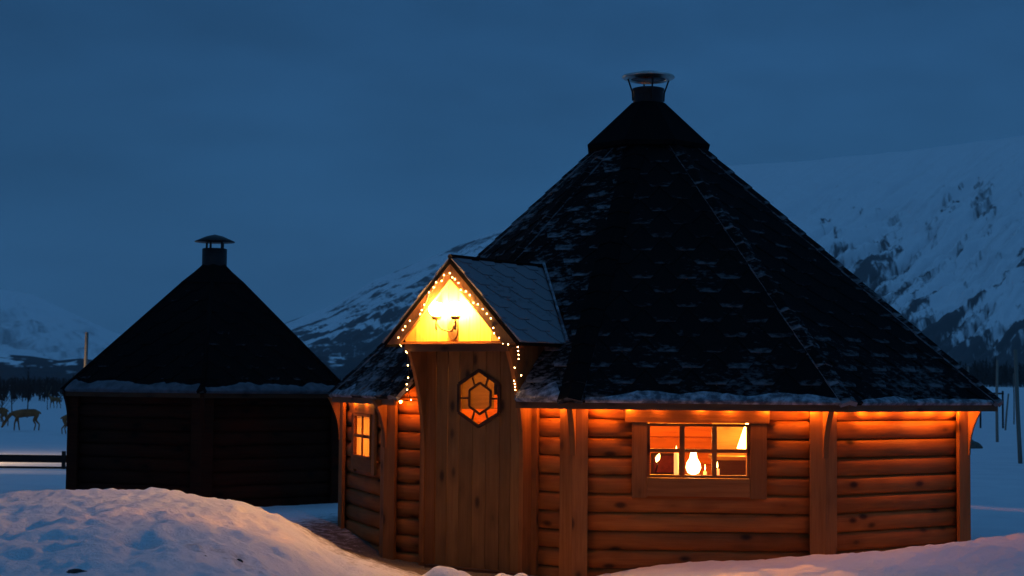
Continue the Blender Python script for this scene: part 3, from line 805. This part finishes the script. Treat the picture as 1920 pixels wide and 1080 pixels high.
# dormer roof panels: front verge n=.5, back edge where they meet the main roof
pf, (uf, vf, nf), _, _ = facets[1]
def n_on_roof(z): return ((pf-P1).dot(n1)) - (z-pf.z)*math.hypot(vf.x, vf.y)/vf.z
RZ = GZ1; EZd = 1.69
NB_R, NB_E = n_on_roof(RZ)+.06, n_on_roof(EZd)+.03
for s in (-1, 1):
    r0, r1 = D3(GA, .50, RZ), D3(GA, NB_R, RZ); e0, e1 = D3(GA+s*GH, .50, EZd), D3(GA+s*GH, NB_E, EZd)
    uu = (r0-r1).normalized()*1.0; dd = (e0-r0).normalized(); nn = dd.cross(uu)
    if nn.z < 0: nn = -nn
    # polygon in (distance back from the verge, distance down from the ridge)
    Ls = (e0-r0).length; back = -uu
    poly = [(0, 0), ((r1-r0).length, 0), ((e1-e0).length, Ls), (0, Ls)]
    m = MB(); m.prism(poly, r0-nn*.035, back, dd, nn*.03); dk = m.build('porch_roof', 'shingle_dark', porch_o)
    # shingles on it: frame with v pointing up the slope
    reg = [(0, 0), ((e1-e0).length, 0), ((r1-r0).length, Ls), (0, Ls)]
    fr = (back, -dd, nn)
    if back.cross(-dd).dot(nn) < 0:
        fr = (-back, -dd, nn); reg = [(-x, y) for x, y in reg][::-1]
    rowsr = []
    for r_ in range(-1, 8):
        for k in range(-6, 7):
            c = (k+.5*(r_ % 2))*.30; v0 = r_*.13; h_ = .30*.485
            pg = [(c-h_*.42, v0), (c+h_*.42, v0), (c+h_, v0+.112), (c+h_, v0+.25), (c-h_, v0+.25), (c-h_, v0+.112)]
            pp = clip_convex(pg, reg)
            if pp: mm = MB(); tab_mesh(mm, e0, fr, (pp, v0, .13), .001); mm.build('shingle', 'shingle_frost', porch_o)
    # verge (fascia) board
    m = MB(); dpt = n1*.03
    o0 = D3(GA, .50, RZ-.005); w_ = .115
    d2 = Vector((s*GH, EZd-RZ)).normalized()
    drop = w_/abs(d2.x)
    xe = GA+s*(GH-.005)
    zc_ = 1.682; poly = [(GA, RZ-.012), (xe, RZ-.012-sl*(GH-.005)), (xe-s*.012, zc_), (GA+s*(RZ-.012-drop-zc_)/sl, zc_), (GA, RZ-.012-drop)]
    m.prism(poly, D3(0, .47, 0), u1, Z, n1*.028); m.build('verge_board', 'fascia_wood', porch_o)
    m = MB(); m.face([r1-nn*.002, e1-nn*.002, e1-n1*.16-Z*.05, r1-n1*.16-Z*.05]); m.build('valley_board', 'shingle_dark', porch_o)
    # valley flashing with snow on it
    m = MB(); m.tube([r1+nn*.03+Z*.01, r1.lerp(e1, .5)+nn*.032, e1+nn*.03], [.014, .011, .016], 6); o = m.build('valley_snow', 'roof_snow', porch_o); o['kind'] = 'stuff'
m = MB(); m.tube([D3(GA, .505, RZ+.008), D3(GA, NB_R, RZ+.008)], .022, 6); m.build('ridge_cap', 'shingle_dark', porch_o)

# ------------------------------------------------------------------ lamps on the hut
wl = thing('wall_lantern', 'lit twin globe wall lantern with curled iron arms on the porch gable', 'lamp', D3(.98, .40, 1.84))
m = MB(); bc = D3(.985, .396, 1.80); prof = []
poly = [(math.cos(2*math.pi*k/20)*.050, math.sin(2*math.pi*k/20)*.085) for k in range(20)]
m.prism(poly, bc, u1, Z, n1*.018); m.build('backplate', 'brown_iron', wl)
for s, ug, nz in ((-1, -.098, 1.945), (1, .098, 1.945)):
    g = D3(.985+ug, .50, nz)
    m = MB(); m.tube([bc+n1*.015, bc+n1*.05-Z*.02, D3(.985+ug*.6, .48, 1.80), D3(.985+ug, .50, 1.845), D3(.985+ug, .50, nz-.055)], .008, 6); m.tube([D3(.985+ug, .50, 1.85), D3(.985+ug, .50, 1.80), D3(.985+ug, .50, 1.785)], [.012, .010, .002], 6)
    m.build('arm', 'brown_iron', wl)
    m = MB(); m.lathe([(.0, -.075), (.03, -.07), (.042, -.05), (.040, -.042), (.0, -.04)], g, 14); m.build('holder', 'brown_iron', wl)
    m = MB(); m.lathe([(.0, -.04), (.040, -.03), (.060, 0), (.056, .035), (.035, .062), (.0, .070)], g, 16); m.build('globe', 'globe_glow', wl)

C1 = 3.485
def crop1(x, y): return 620+x/C1, 470+y/C1
def on_door(px, py, nn):
    r = CM @ Vector(((px-960)/FPX, -(py-540)/FPX, -1.0)); o = cam.location
    t = (D3(0, nn, 0)-o).dot(n1)/r.dot(n1); return o + r*t
right = [(795, 175, .51), (812, 187, .51), (835, 211, .51), (849, 256, .51), (883, 266, .51), (909, 290, .51), (933, 340, .51), (962, 350, .51), (994, 382, .51), (1020, 412, .51), (1046, 442, .51), (1062, 505, .50), (1068, 540, .50), (1100, 570, .50), (1125, 605, .44), (1160, 612, .42),
         (1222, 630, .41), (1225, 655, .40), (1228, 680, .39), (1228, 708, .38), (1202, 765, .35), (1245, 815, .30), (1198, 850, .32), (1203, 870, .31), (1205, 890, .30), (1207, 910, .29), (1213, 945, .28)]
left = [(778, 147, .51), (740, 160, .51), (725, 197, .51), (690, 207, .51), (673, 240, .51), (643, 273, .51), (612, 353, .51), (595, 388, .51), (585, 415, .51), (517, 458, .51), (487, 495, .51), (471, 518, .51), (443, 568, .51), (452, 610, .46), (460, 622, .44), (492, 660, .42), (498, 668, .40),
        (505, 750, .33), (507, 830, .30), (497, 873, .28), (500, 908, .27), (525, 975, .25)]
fl = thing('fairy_lights', 'string of tiny warm bulbs edging the porch gable and hanging beside the door', 'string lights', D3(GA, .51, 2.25))
bp = [on_door(*crop1(x, y), nn) for x, y, nn in left]; bq = [on_door(*crop1(x, y), nn) for x, y, nn in right]
path = bp[::-1] + bq; pts = []
for i in range(len(path)-1):
    a, b = path[i], path[i+1]; pts += [a-n1*.006, (a+b)/2-n1*.006-Z*.012]
pts.append(path[-1]-n1*.006)
m = MB(); m.tube(pts, .0028, 4); m.build('cord', 'cable', fl)
m = MB(); m.lathe([(.0, -.0052), (.003, -.0035), (.0042, 0), (.003, .0035), (.0, .0052)], WORLD[fl.name], 8); b0 = m.build('bulb', 'bulb_glow', fl)
b0.location = path[0]-WORLD[fl.name]
for p in path[1:]:
    c = b0.copy(); COL.objects.link(c); c.parent = fl; c.location = p-WORLD[fl.name]

# string of bulbs tucked under the eaves
el = thing('eave_lights', 'string of warm bulbs tucked under the roof edge all along the log walls', 'string lights', (1.0, 12.5, 1.18))
pts = []; spots = []
for i, K in ((0, 4), (1, 0), (2, 7), (3, 6)):
    P, u, n, L = wall_fr[i]
    if i == 1:
        for x in (.20, .42, 1.66, 1.82): spots.append((P+u*x+n*.13+Z*1.209, .65))
        continue
    for k in range(K): spots.append((P+u*(L*(k+.5)/K + random.uniform(-.05, .05))+n*random.uniform(.085, .12)+Z*(1.209), random.uniform(.6, 1.5)))
m = MB(); m.tube([s[0]+Z*.012 for s in spots[:4]]+[spots[4][0]+Z*.012, spots[5][0]+Z*.012], .003, 4); m.tube([s[0]+Z*.012 for s in spots[6:]], .003, 4)
m.build('cord', 'cable', el)
m = MB(); m.lathe([(.0, -.012), (.008, -.008), (.011, 0), (.006, .012), (.0, .014)], WORLD[el.name], 8); b1 = m.build('bulb', 'eave_bulb_glow', el)
for i, (p, w_) in enumerate(spots):
    c = b1 if i == 0 else b1.copy()
    if i: COL.objects.link(c); c.parent = el
    c.location = p-WORLD[el.name]
    c.scale = (w_**.5,)*3

# ------------------------------------------------------------------ inside the hut
def local(i, uu, nn, z): P, u, n, L = wall_fr[i]; return P+u*uu+n*nn+Z*z
ol = thing('oil_lamp', 'glowing pear shaped oil lamp standing behind the six pane window', 'lamp', at(1300, 892, 12.84))
oc = WORLD[ol.name].copy()
m = MB(); m.lathe([(.0, -.03), (.05, -.028), (.055, -.015), (.02, .0), (.018, .01), (0, .012)], oc, 16); m.build('base', 'brown_iron', ol)
m = MB(); m.lathe([(.02, .012), (.045, .025), (.060, .065), (.054, .10), (.030, .14), (.022, .19), (.020, .195), (0, .196)], oc, 20); m.build('globe', 'flame_glow', ol)
lamp('oil_lamp_light', oc+Vector((0, .05, .34)), 16.0, (1, .33, .06), .05, ol)
def candle(px, py, Y, w, h, label, group=None):
    c = at(px, py, Y); t = thing('candle', label, 'candle', c, group)
    m = MB(); m.lathe([(0, 0), (w, 0), (w, h), (w*.6, h-.004), (0, h-.008)], c, 14); m.build('wax', 'candle_glow', t)
    m = MB(); m.lathe([(0, h+.004), (w*.28, h+.02), (w*.2, h+.035), (0, h+.06)], c, 8); m.build('flame', 'flame_glow', t)
    return t
candle(1268, 893, 12.80, .019, .185, 'tall pale candle in the left column of the six pane window')
candle(1345, 891, 12.80, .017, .05, 'short candle stub right of the glowing oil lamp')
candle(1322, 892, 12.92, .014, .035, 'tiny lit candle close beside the oil lamp')
# sill shelf the lamp stands on
tb = thing('window_shelf', 'narrow wooden shelf inside below the six pane window', 'shelf', local(2, .95, -.3, .6))
m = MB(); m.box(local(2, .45, -.52, .62), wall_fr[2][1]*1.0, wall_fr[2][2]*.46, Z*.025); m.build('board', 'pine_pale', tb)
for a in (.6, 1.25):
    m = MB(); m.prism([(0, 0), (.3, 0), (0, -.2)], local(2, a, -.05, .62), -wall_fr[2][2], Z, wall_fr[2][1]*.03); m.build('bracket', 'pine_post', tb)
# cone shaded lamp at the right of the room
cl = thing('shaded_lamp', 'lit lamp with a tall cone shade at the right edge of the six pane window', 'lamp', at(1404, 850, 13.5))
c = WORLD[cl.name].copy()
m = MB(); m.lathe([(.0, -.01), (.045, -.008), (.04, .006), (.012, .012), (.01, .06), (0, .06)], c, 16); m.build('base', 'brown_iron', cl)
m = MB(); m.lathe([(.10, .04), (.03, .25), (.028, .25), (.098, .04)], c, 20); m.build('shade', 'shade_glow', cl)
lamp('shaded_lamp_light', c+Vector((0, -.02, .30)), 12.0, (1, .36, .07), .05, cl)
sb = thing('sideboard', 'dark wooden sideboard under the cone shaded lamp', 'cabinet', at(1400, 852, 13.9))
c = at(1345, 862, 13.5); c2 = at(1440, 862, 13.5)
m = MB(); m.box((c.x, 13.42, -.1), Vector((.85, 0, 0)), Vector((0, .45, 0)), Vector((0, 0, c.z-.0+.1))); m.build('body', 'dark_wood', sb)
m = MB(); m.box((c.x-.03, 13.40, c.z+.001), Vector((.91, 0, 0)), Vector((0, .49, 0)), Vector((0, 0, .03))); m.build('top', 'pine_pale', sb)
m = MB(); m.box((c.x+.0, 13.86, c.z+.031), Vector((.85, 0, 0)), Vector((0, .02, 0)), Vector((0, 0, .50))); m.build('lamplight_backing', 'pine_pale', sb)  # board added behind the lamp to catch its warm glow
m = MB(); m.box((c.x+.0, 13.72, c.z+.40), Vector((.85, 0, 0)), Vector((0, .138, 0)), Vector((0, 0, .02))); m.build('shelf', 'pine_pale', sb)
# picture at the left of the window view, with an added glow as its glare
pf_ = thing('framed_picture', 'small dark framed picture with bright glare seen at lower left of the window', 'picture', at(1240, 866, 14.6))
c = at(1243, 866, 14.6)
m = MB(); m.box(c+Vector((-.11, 0, -.12)), Vector((.26, 0, 0)), Vector((0, .02, 0)), Vector((0, 0, .20))); m.build('frame', 'dark_wood', pf_)
m = MB(); m.box(c+Vector((-.085, -.006, -.095)), Vector((.21, 0, 0)), Vector((0, .005, 0)), Vector((0, 0, .15))); m.build('sheet', 'cushion', pf_)
pe = thing('picture_easel', 'slim wooden easel post carrying the small picture', 'stand', (c.x, 14.66, 0))
m = MB(); m.tube([(c.x, 14.66, .02), (c.x, 14.66, c.z+.12)], .02, 8); m.build('pole', 'dark_wood', pe)
tl = thing('picture_glare', 'small glowing shape standing in for lamp glare on the framed picture', 'candle', at(1233, 860, 14.4))
m = MB(); m.lathe([(0, -.035), (.014, -.012), (.02, .0), (.012, .03), (0, .05)], WORLD[tl.name], 10, axis=(.35, 0, 1)); m.build('flame', 'flame_glow', tl)  # glowing shape for a lamp's reflection in the picture glass, no candle
m = MB(); m.tube([WORLD[tl.name]+Vector((0, .0, -.05)), WORLD[tl.name]+Vector((0, .15, -.12)), WORLD[tl.name]+Vector((0, .19, -.12))], .008, 6); m.build('arm', 'brown_iron', tl)  # added arm, only carries the glare shape
# pendant lamp over the grill
pd = thing('pendant_lamp', 'iron pendant lamp hanging on a cord in the middle of the room', 'lamp', (1.25, 15.0, 2.1))
m = MB(); m.tube([(1.25, 15.0, 2.1), (1.25, 15.0, 3.5)], .006, 6); m.build('cord', 'cable', pd)
m = MB(); m.lathe([(.16, 1.98), (.05, 2.1), (.0, 2.11)], (1.25, 15.0, 0), 18); m.build('shade', 'brown_iron', pd)
m = MB(); m.lathe([(.0, 1.96), (.03, 1.98), (.03, 2.02), (0, 2.05)], (1.25, 15.0, 0), 12); m.build('bulb', 'pendant_glow', pd)
gr = thing('fire_grill', 'round black open grill on a stone ring at the centre of the hut', 'grill', (1.25, 15.0, 0))
m = MB(); m.lathe([(.45, -.0), (.45, .3), (.40, .5), (.38, .5), (.36, .42), (0, .40)], (1.25, 15.0, 0), 20); m.build('bowl', 'black_metal', gr)
bn = thing('wall_bench', 'cushioned bench running round the inside walls', 'bench', (1.25, 16.3, 0))
for i in (4, 5, 6, 7):
    P, u, n, L = wall_fr[i]
    m = MB(); m.box(P+u*.25-n*.50+Z*.30, u*(L-.5), n*.42, Z*.06); m.build('seat', 'dark_wood', bn)
    m = MB(); m.box(P+u*.27-n*.49+Z*.361, u*(L-.54), n*.40, Z*.06); m.build('cushion', 'cushion', bn)
    for a in (.35, L-.42):
        m = MB(); m.box(P+u*a-n*.3+Z*.02, Z*.28, n*.06, u*.06); m.build('leg', 'dark_wood', bn)
# curtain behind the small left window
P, u, n, L = wall_fr[0]
ct = MB(); K = 90
for k in range(K):
    x0, x1 = .515+.61*k/K, .515+.61*(k+1)/K; f = lambda x: .036+.012*math.sin(x*62)
    ct.face([P+u*x0+n*f(x0)+Z*.695, P+u*x1+n*f(x1)+Z*.695, P+u*x1+n*f(x1)+Z*1.08, P+u*x0+n*f(x0)+Z*1.08], None, True)
co = thing('curtain', 'folded orange curtain behind the small left window', 'curtain', P+u*.8+n*.02+Z*1.06)
ct.build('cloth', 'curtain_cloth', co)
m = MB(); m.tube([P+u*.535+n*.02+Z*1.062, P+u*1.105+n*.02+Z*1.062], .006, 6); m.build('rod', 'brown_iron', co)
sl_ = thing('shelf_lantern', 'small lit lantern glowing through the curtain of the left window', 'lamp', P+u*.66+n*-.34+Z*.66)
m = MB(); m.lathe([(0, 0), (.04, 0), (.04, .02), (.03, .03), (.03, .10), (.012, .14), (0, .15)], WORLD[sl_.name], 12); m.build('globe', 'flame_glow', sl_)
m = MB(); m.box(P+u*.48+n*-.46+Z*.63, u*.7, n*.36, Z*.025); m.build('shelf_board', 'pine_pale', sl_)
lamp('shelf_lantern_light', WORLD[sl_.name]+Z*.20, 12, (1, .42, .09), .04, sl_)

# ------------------------------------------------------------------ the small hut
sc_ = Vector((-3.52, 18.8, 0)); SR = 1.66; ph0 = R(7.5)
def pol(r, k, ph=ph0): a = ph + k*math.pi/3; return (sc_.x + r*math.sin(a), sc_.y - r*math.cos(a))
small = thing('log_hut', 'small unlit dark log hut with a steep pointed roof, standing left of the lit one', 'hut', (sc_.x, sc_.y, -.15))
SC = [pol(SR, k) for k in range(-2, 4)]
# order so that outward = (u.y, -u.x)
sfr = []
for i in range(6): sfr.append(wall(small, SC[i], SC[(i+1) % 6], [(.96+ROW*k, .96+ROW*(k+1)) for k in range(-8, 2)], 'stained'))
for i in range(6):
    p = v2(SC[i]); na, nb = sfr[(i-1) % 6][2], sfr[i][2]; bis = (na+nb).normalized()
    for s in (0, 1):
        d = -sfr[(i-1) % 6][1] if s == 0 else sfr[i][1]; nn = na if s == 0 else nb; k = math.tan(math.acos(na.dot(nb))/2)
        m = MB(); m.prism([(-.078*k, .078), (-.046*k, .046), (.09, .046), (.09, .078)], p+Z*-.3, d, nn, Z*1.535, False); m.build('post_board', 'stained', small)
    prof = [(.06, 1.225), (.06, .85)]+[(.085+.07*((k/8)**2.4), .85+.375*k/8) for k in range(9)]
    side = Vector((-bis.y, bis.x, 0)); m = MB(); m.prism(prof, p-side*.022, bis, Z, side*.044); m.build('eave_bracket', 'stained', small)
SE = [v2(pol(SR+.15, k), EZ+.055) for k in range(-2, 4)]; SA = Vector((sc_.x, sc_.y, 2.835))
m = MB(); sf = []; SCZ = 2.51
for i in range(6):
    p, q = SE[i], SE[(i+1) % 6]; u, v, n = facet_frame(p, q, SA); W = (q-p).length; ay = (SA-p).dot(v); vc = (SCZ-p.z)/v.z
    rg = [(0, 0), (W, 0), (W-W/2*vc/ay, vc), (W/2*vc/ay, vc)]
    m.prism(rg, p-n*.045, u, v, n*.045); sf.append((p, (u, v, n), [rg], W))
sroof = m.build('roof', 'shingle_dark', small)
m = MB()
for p, fr, rg, W in sf:
    _, items = tabs(p, p+fr[0]*W, SA, rg)
    for it in items: tab_mesh(m, p, fr, it)
o = m.build('shingle_field', 'shingle_dark', sroof); o['kind'] = 'stuff'
for i in range(6):
    m = MB(); p = SE[i]; d = (SA-p).normalized(); Lc = (SCZ-p.z)/d.z; m.tube([p+d*-.01+Z*.004, p+d*Lc], [.035, .03], 6); m.build('hip_cap', 'shingle_dark', sroof)
    p, fr, rg, W = sf[i]; u = fr[0]; hn = Vector((u.y, -u.x, 0)); m = MB(); m.box(p+u*.004-Z*.062-hn*.028, u*(W-.008), hn*.022, Z*.05); m.build('eave_board', 'dark_wood', sroof)
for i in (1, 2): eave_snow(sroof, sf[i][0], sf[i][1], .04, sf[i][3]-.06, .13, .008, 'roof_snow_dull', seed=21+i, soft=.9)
m = MB(); m.lathe([(.34, 2.475), (.42, 2.485), (.425, 2.505), (.25, 2.64), (.16, 2.72), (.15, 2.73)], sc_, 6, False, ph0+R(30)); m.build('roof_cap', 'shingle_dark', small)
m = MB(); m.lathe([(.145, 2.62), (.145, 2.915), (.138, 2.92), (.13, 2.91), (.13, 2.7)], sc_, 24); sch = m.build('chimney', 'black_metal', small)
m = MB(); m.lathe([(0, 3.09), (.10, 3.065), (.235, 3.005), (.235, 2.997), (.0, 2.99)], sc_, 24); m.build('chimney_lid', 'black_metal', sch)
for a in (.9, 2.6, 4.5, 5.6):
    m = MB(); m.box(sc_+Vector((math.cos(a)*.125-.01, math.sin(a)*.125-.01, 2.88)), Z*.13, (.022, 0, 0), (0, .022, 0)); m.build('lid_strut', 'black_metal', sch)
m = MB(); m.prism(SC, (0, 0, -.2), (1, 0, 0), (0, 1, 0), (0, 0, .22)); m.build('floor', 'dark_wood', small)

# ------------------------------------------------------------------ fence, poles, rock
fy = 38.0
fn = thing('rail_fence', 'low dark two rail fence half buried in snow, left of the small hut', 'fence', (-9, fy, gz(-9, fy)))
def fz(px, py): return at(px, py, fy).z
xa, xb = -16.0, (235-960)/3000*fy
def rail(y0, y1, name, nn):
    z1_, z0_ = fz(60, y0), fz(60, y1); m = MB(); m.box((xa, fy-nn, z0_), Vector((xb-xa, 0, 0)), Vector((0, .05, 0)), Z*(z1_-z0_)); return m.build(name, 'weathered_dark', fn)
wood('weathered_dark', (.018, .015, .012), (.028, .022, .018), (.01, .008, .006))
rail(853, 867, 'rail', 0); rail(874.5, 881, 'rail', 0)
for px in (-330, -110, 121, 235):
    x = at(px, 860, fy).x; m = MB(); m.box((x-.04, fy-.11, gz(x, fy)-.2), Z*(fz(60, 845)-gz(x, fy)+.2), (.08, 0, 0), (0, .08, 0)); m.build('post', 'weathered_dark', fn)
def pole(px_t, py_t, px_b, py_b, Y, r, label, group='tall thin poles standing in the snow field'):
    t_, b_ = at(px_t, py_t, Y), at(px_b, py_b, Y); g0 = gz(b_.x, Y)
    base = Vector((b_.x, Y, g0)); m = MB(); mid = (t_+base)/2+Vector((random.uniform(-.02, .02), 0, 0))
    m.tube([base-Z*.2, mid, t_], [r, r*.92, r*.8], 8); o = m.build('pole', 'pole_wood'); tag(o, label, 'pole', group); return o
pole(1870, 675, 1870, 821, 43, .042, 'upright grey pole just beyond the right corner of the big hut roof')
pole(1904, 655, 1914, 857, 31, .045, 'leaning dark pole nearest the right edge of the picture')
pole(1815, 687, 1816, 800, 60, .05, 'pole whose top shows above the right end of the big hut roof')
pole(1891, 738, 1884, 786, 55, .035, 'short leaning stick between the two tall right hand poles')
pole(1900, 700, 1901, 780, 66, .03, 'faint thin far pole behind the leaning stick on the right')
pole(163, 623, 157, 720, 45, .06, 'pale pole catching lamplight above the left roof slope of the small hut')
rl = thing('corral_rail', 'thin dark rail crossing behind the upright grey pole on the right', 'rail', at(1862, 737, 58))
a, b = at(1835, 737, 58), at(1882, 738, 58); m = MB(); m.tube([a, b], .035, 6); m.build('bar', 'weathered_dark', rl)
for px in (1838, 1880):
    p = at(px, 733, 58); m = MB(); m.tube([(p.x, 58, gz(p.x, 58)-.2), p], .035, 6); m.build('post', 'weathered_dark', rl)
rp = at(1813, 838, 38.5); g0 = gz(rp.x, 38.5); m = MB()
rr = []
for j in range(7):
    th = math.pi/2*j/6; ring = []
    for k in range(14):
        a = 2*math.pi*k/14; f = .8+.4*float(vnoise(np.array([k*1.3+5]), np.array([j*1.1]))[0]); ring.append(Vector((rp.x+math.cos(a)*.34*math.cos(th)*f, 38.5+math.sin(a)*.3*math.cos(th)*f, g0-.05+.27*math.sin(th)*f)))
    rr.append(ring)
for j in range(6):
    for k in range(14): m.face([rr[j][k], rr[j][(k+1) % 14], rr[j+1][(k+1) % 14], rr[j+1][k]], None, True)
tag(m.build('boulder', 'rock'), 'low brown boulder in the snow behind the right wall of the big hut', 'boulder')

# stones poking out of the foreground snow
def stone(px, Y, r, h, label):
    x = (px-960)/3000*Y; z = gz(x, Y); m = MB(); rr = []
    for j in range(6):
        th = math.pi/2*j/5
        rr.append([Vector((x+math.cos(2*math.pi*k/10)*r*math.cos(th)*(.75+.5*random.random()), Y+math.sin(2*math.pi*k/10)*r*.7*math.cos(th), z-.015+h*math.sin(th))) for k in range(10)])
    for j in range(5):
        for k in range(10): m.face([rr[j][k], rr[j][(k+1) % 10], rr[j+1][(k+1) % 10], rr[j+1][k]])
    tag(m.build('stone', 'dark_ground'), label, 'stone', 'dark stones in the foreground snow')
def stone_at(px, py, r, h, label):
    Y = 8.0
    for k in range(200):
        Y2 = 7+k*.03; x = (px-960)/3000*Y2; p = at(px, py, Y2)
        if p.z < gz(x, Y2): Y = Y2; break
    stone(px, Y, r, h, label)
stone_at(153, 1074, .055, .03, 'flat dark stone in the snow near the lower left of the picture')
stone_at(455, 1052, .028, .022, 'small dark clod in pink lit snow, below the small hut corner post')
stone_at(392, 1044, .018, .016, 'tiny dark clod left of the other one in pink lit snow')

# ------------------------------------------------------------------ reindeer
def reindeer(loc, size, facing, label, graze=True):
    t = thing('reindeer', label, 'reindeer', loc, 'reindeer on the snow field')
    S = [  # joint, radius   (x forward, z up, metres)
        ((-.55, 0, .88), .17), ((-.25, 0, .90), .21), ((.10, 0, .88), .22), ((.38, 0, .90), .19),     # 0-3 trunk
        ((.62, 0, .88 if graze else 1.05), .11), ((.82, 0, .62 if graze else 1.25), .085), ((.95, 0, .36 if graze else 1.38), .075), ((1.08, 0, .16 if graze else 1.32), .045),  # 4-7 neck, head
        ((-.68, 0, .92), .05), ((-.76, 0, .84), .03)]                                                # 8-9 tail
    E = [(0, 1), (1, 2), (2, 3), (3, 4), (4, 5), (5, 6), (6, 7), (0, 8), (8, 9)]
    for s in (-1, 1):
        i = len(S); S += [((-.52, s*.12, .70), .11), ((-.46+.05*s, s*.13, .52), .06), ((-.60+.08*s, s*.13, .34), .035), ((-.55+.10*s, s*.13, .03), .034)]; E += [(0, i), (i, i+1), (i+1, i+2), (i+2, i+3)]
        i = len(S); S += [((.36, s*.11, .66), .085), ((.38+.08*s, s*.12, .40), .04), ((.36+.12*s, s*.12, .03), .033)]; E += [(3, i), (i, i+1), (i+1, i+2)]
        i = len(S); S += [((.90, s*.10, .44 if graze else 1.44), .02)]; E += [(6, i)]
    me = bpy.data.meshes.new('body'); me.from_pydata([s[0] for s in S], E, []); o = bpy.data.objects.new('body', me); COL.objects.link(o); o.parent = t
    me.materials.append(MATS['hide'])
    sk = o.modifiers.new('skin', 'SKIN'); o.modifiers.new('sub', 'SUBSURF').levels = 1; o.modifiers['sub'].render_levels = 1
    for i, s in enumerate(S): me.skin_vertices[0].data[i].radius = (s[1], s[1]); me.skin_vertices[0].data[i].use_root = (i == 1)
    hz = (.52, .97) if graze else (1.46, .94)
    for s in (-1, 1):
        m = MB(); b = Vector((hz[1]-.02, s*.05, hz[0]-.08)); f = Vector((.10, s*.18, .22)) if not graze else Vector((.22, s*.18, .12)); k = Vector((-.1, s*.05, .28)) if not graze else Vector((.02, s*.05, .28))
        m.tube([b, b+f*.6, b+f+k, b+f+k*2.0], [.018, .015, .012, .005], 5); m.tube([b+f*.6, b+f*.6+Vector((.16, 0, .06))], [.012, .004], 5); m.tube([b+f+k, b+f+k+Vector((.12, 0, .10))], [.010, .004], 5)
        me2 = m; off = WORLD[t.name]; m.v = [tuple(Vector(v)+off) for v in m.v]; m.build('antler', 'antler', t)
    t.scale = (size,)*3; t.rotation_euler = (0, 0, facing)
    return t
def deer_at(px, py, Y, size, facing, label, graze=True):
    p = at(px, py, Y); return reindeer((p.x, Y, gz(p.x, Y)), size, facing, label, graze)
deer_at(46, 806, 82, 1.05, math.pi+.25, 'brown reindeer grazing with its head down at the left edge of the field')
deer_at(-8, 806, 90, 1.0, math.pi-.2, 'reindeer cut off by the left edge of the picture')
deer_at(102, 785, 150, 1.0, math.pi-.6, 'small far reindeer standing head up beyond the grazing one', False)
deer_at(140, 812, 78, .9, .3, 'reindeer mostly hidden behind the left wall of the small hut')
# bare saplings in the left field
def sapling(px, Y, H, label):
    x = (px-960)/3000*Y; z = gz(x, Y); t = thing('bare_sapling', label, 'tree', (x, Y, z), 'bare saplings in the left field'); b = Vector((x, Y, z))
    m = MB(); m.tube([b-Z*.2, b+Vector((random.uniform(-.1, .1), 0, H*.5)), b+Vector((random.uniform(-.2, .2), 0, H))], [.05, .035, .01], 5); m.build('trunk', 'bark', t)
    m = MB()
    for k in range(26):
        f = random.uniform(.25, .95); s = b+Z*H*f; a = random.uniform(0, 6.28); L = H*.3*(1.15-f)
        e_ = s+Vector((math.cos(a)*L, math.sin(a)*L, L*random.uniform(.7, 1.8))); m.tube([s, s.lerp(e_, .5)+Vector((0, 0, -.02)), e_], [.016, .012, .004], 3, False)
    m.build('crown', 'twigs', t)
sapling(26, 120, 3.0, 'bare sapling behind the back of the grazing reindeer'); sapling(54, 112, 3.6, 'taller bare sapling above the rump of the grazing reindeer'); sapling(92, 140, 2.6, 'thin bare sapling beside the small far reindeer'); sapling(6, 100, 2.2, 'low bare bush-like sapling at the left picture edge')

# yard lamp that lights the paddock behind the fence (stands left of the frame)
yl = thing('yard_lamp', 'short lamp post lighting the paddock, left of the low rail fence', 'lamp', (-15.4, 42.0, gz(-15.4, 42.0)))
b = WORLD[yl.name]
m = MB(); m.tube([b-Z*.2, b+Z*2.2], .04, 8); m.build('post', 'black_metal', yl)
m = MB(); m.lathe([(.22, 2.15), (.12, 2.28), (0, 2.30)], b, 16); m.build('hood', 'black_metal', yl)
m = MB(); m.lathe([(0, 2.08), (.06, 2.10), (.07, 2.16), (.04, 2.22), (0, 2.23)], b, 12); m.build('bulb', 'far_lamp_glow', yl)
lamp('yard_light', b+Z*1.98, 1900, (1, .62, .28), .08, yl)

# ------------------------------------------------------------------ evening haze over the valley
m = bpy.data.materials.new('haze_air'); m.use_nodes = True; t = m.node_tree; t.nodes.clear(); o_ = t.nodes.new('ShaderNodeOutputMaterial')
pv = t.nodes.new('ShaderNodeVolumePrincipled'); pv.inputs['Color'].default_value = (.93, .96, .98, 1); pv.inputs['Density'].default_value = .00010; pv.inputs['Anisotropy'].default_value = 0
t.links.new(pv.outputs[0], o_.inputs['Volume']); MATS['haze'] = m
mb = MB(); mb.box((-7000, -60, -30), Vector((14000, 0, 0)), Vector((0, 8900, 0)), Vector((0, 0, 660))); tag(mb.build('haze', 'haze'), 'thin bluish evening haze filling the valley', kind='stuff')
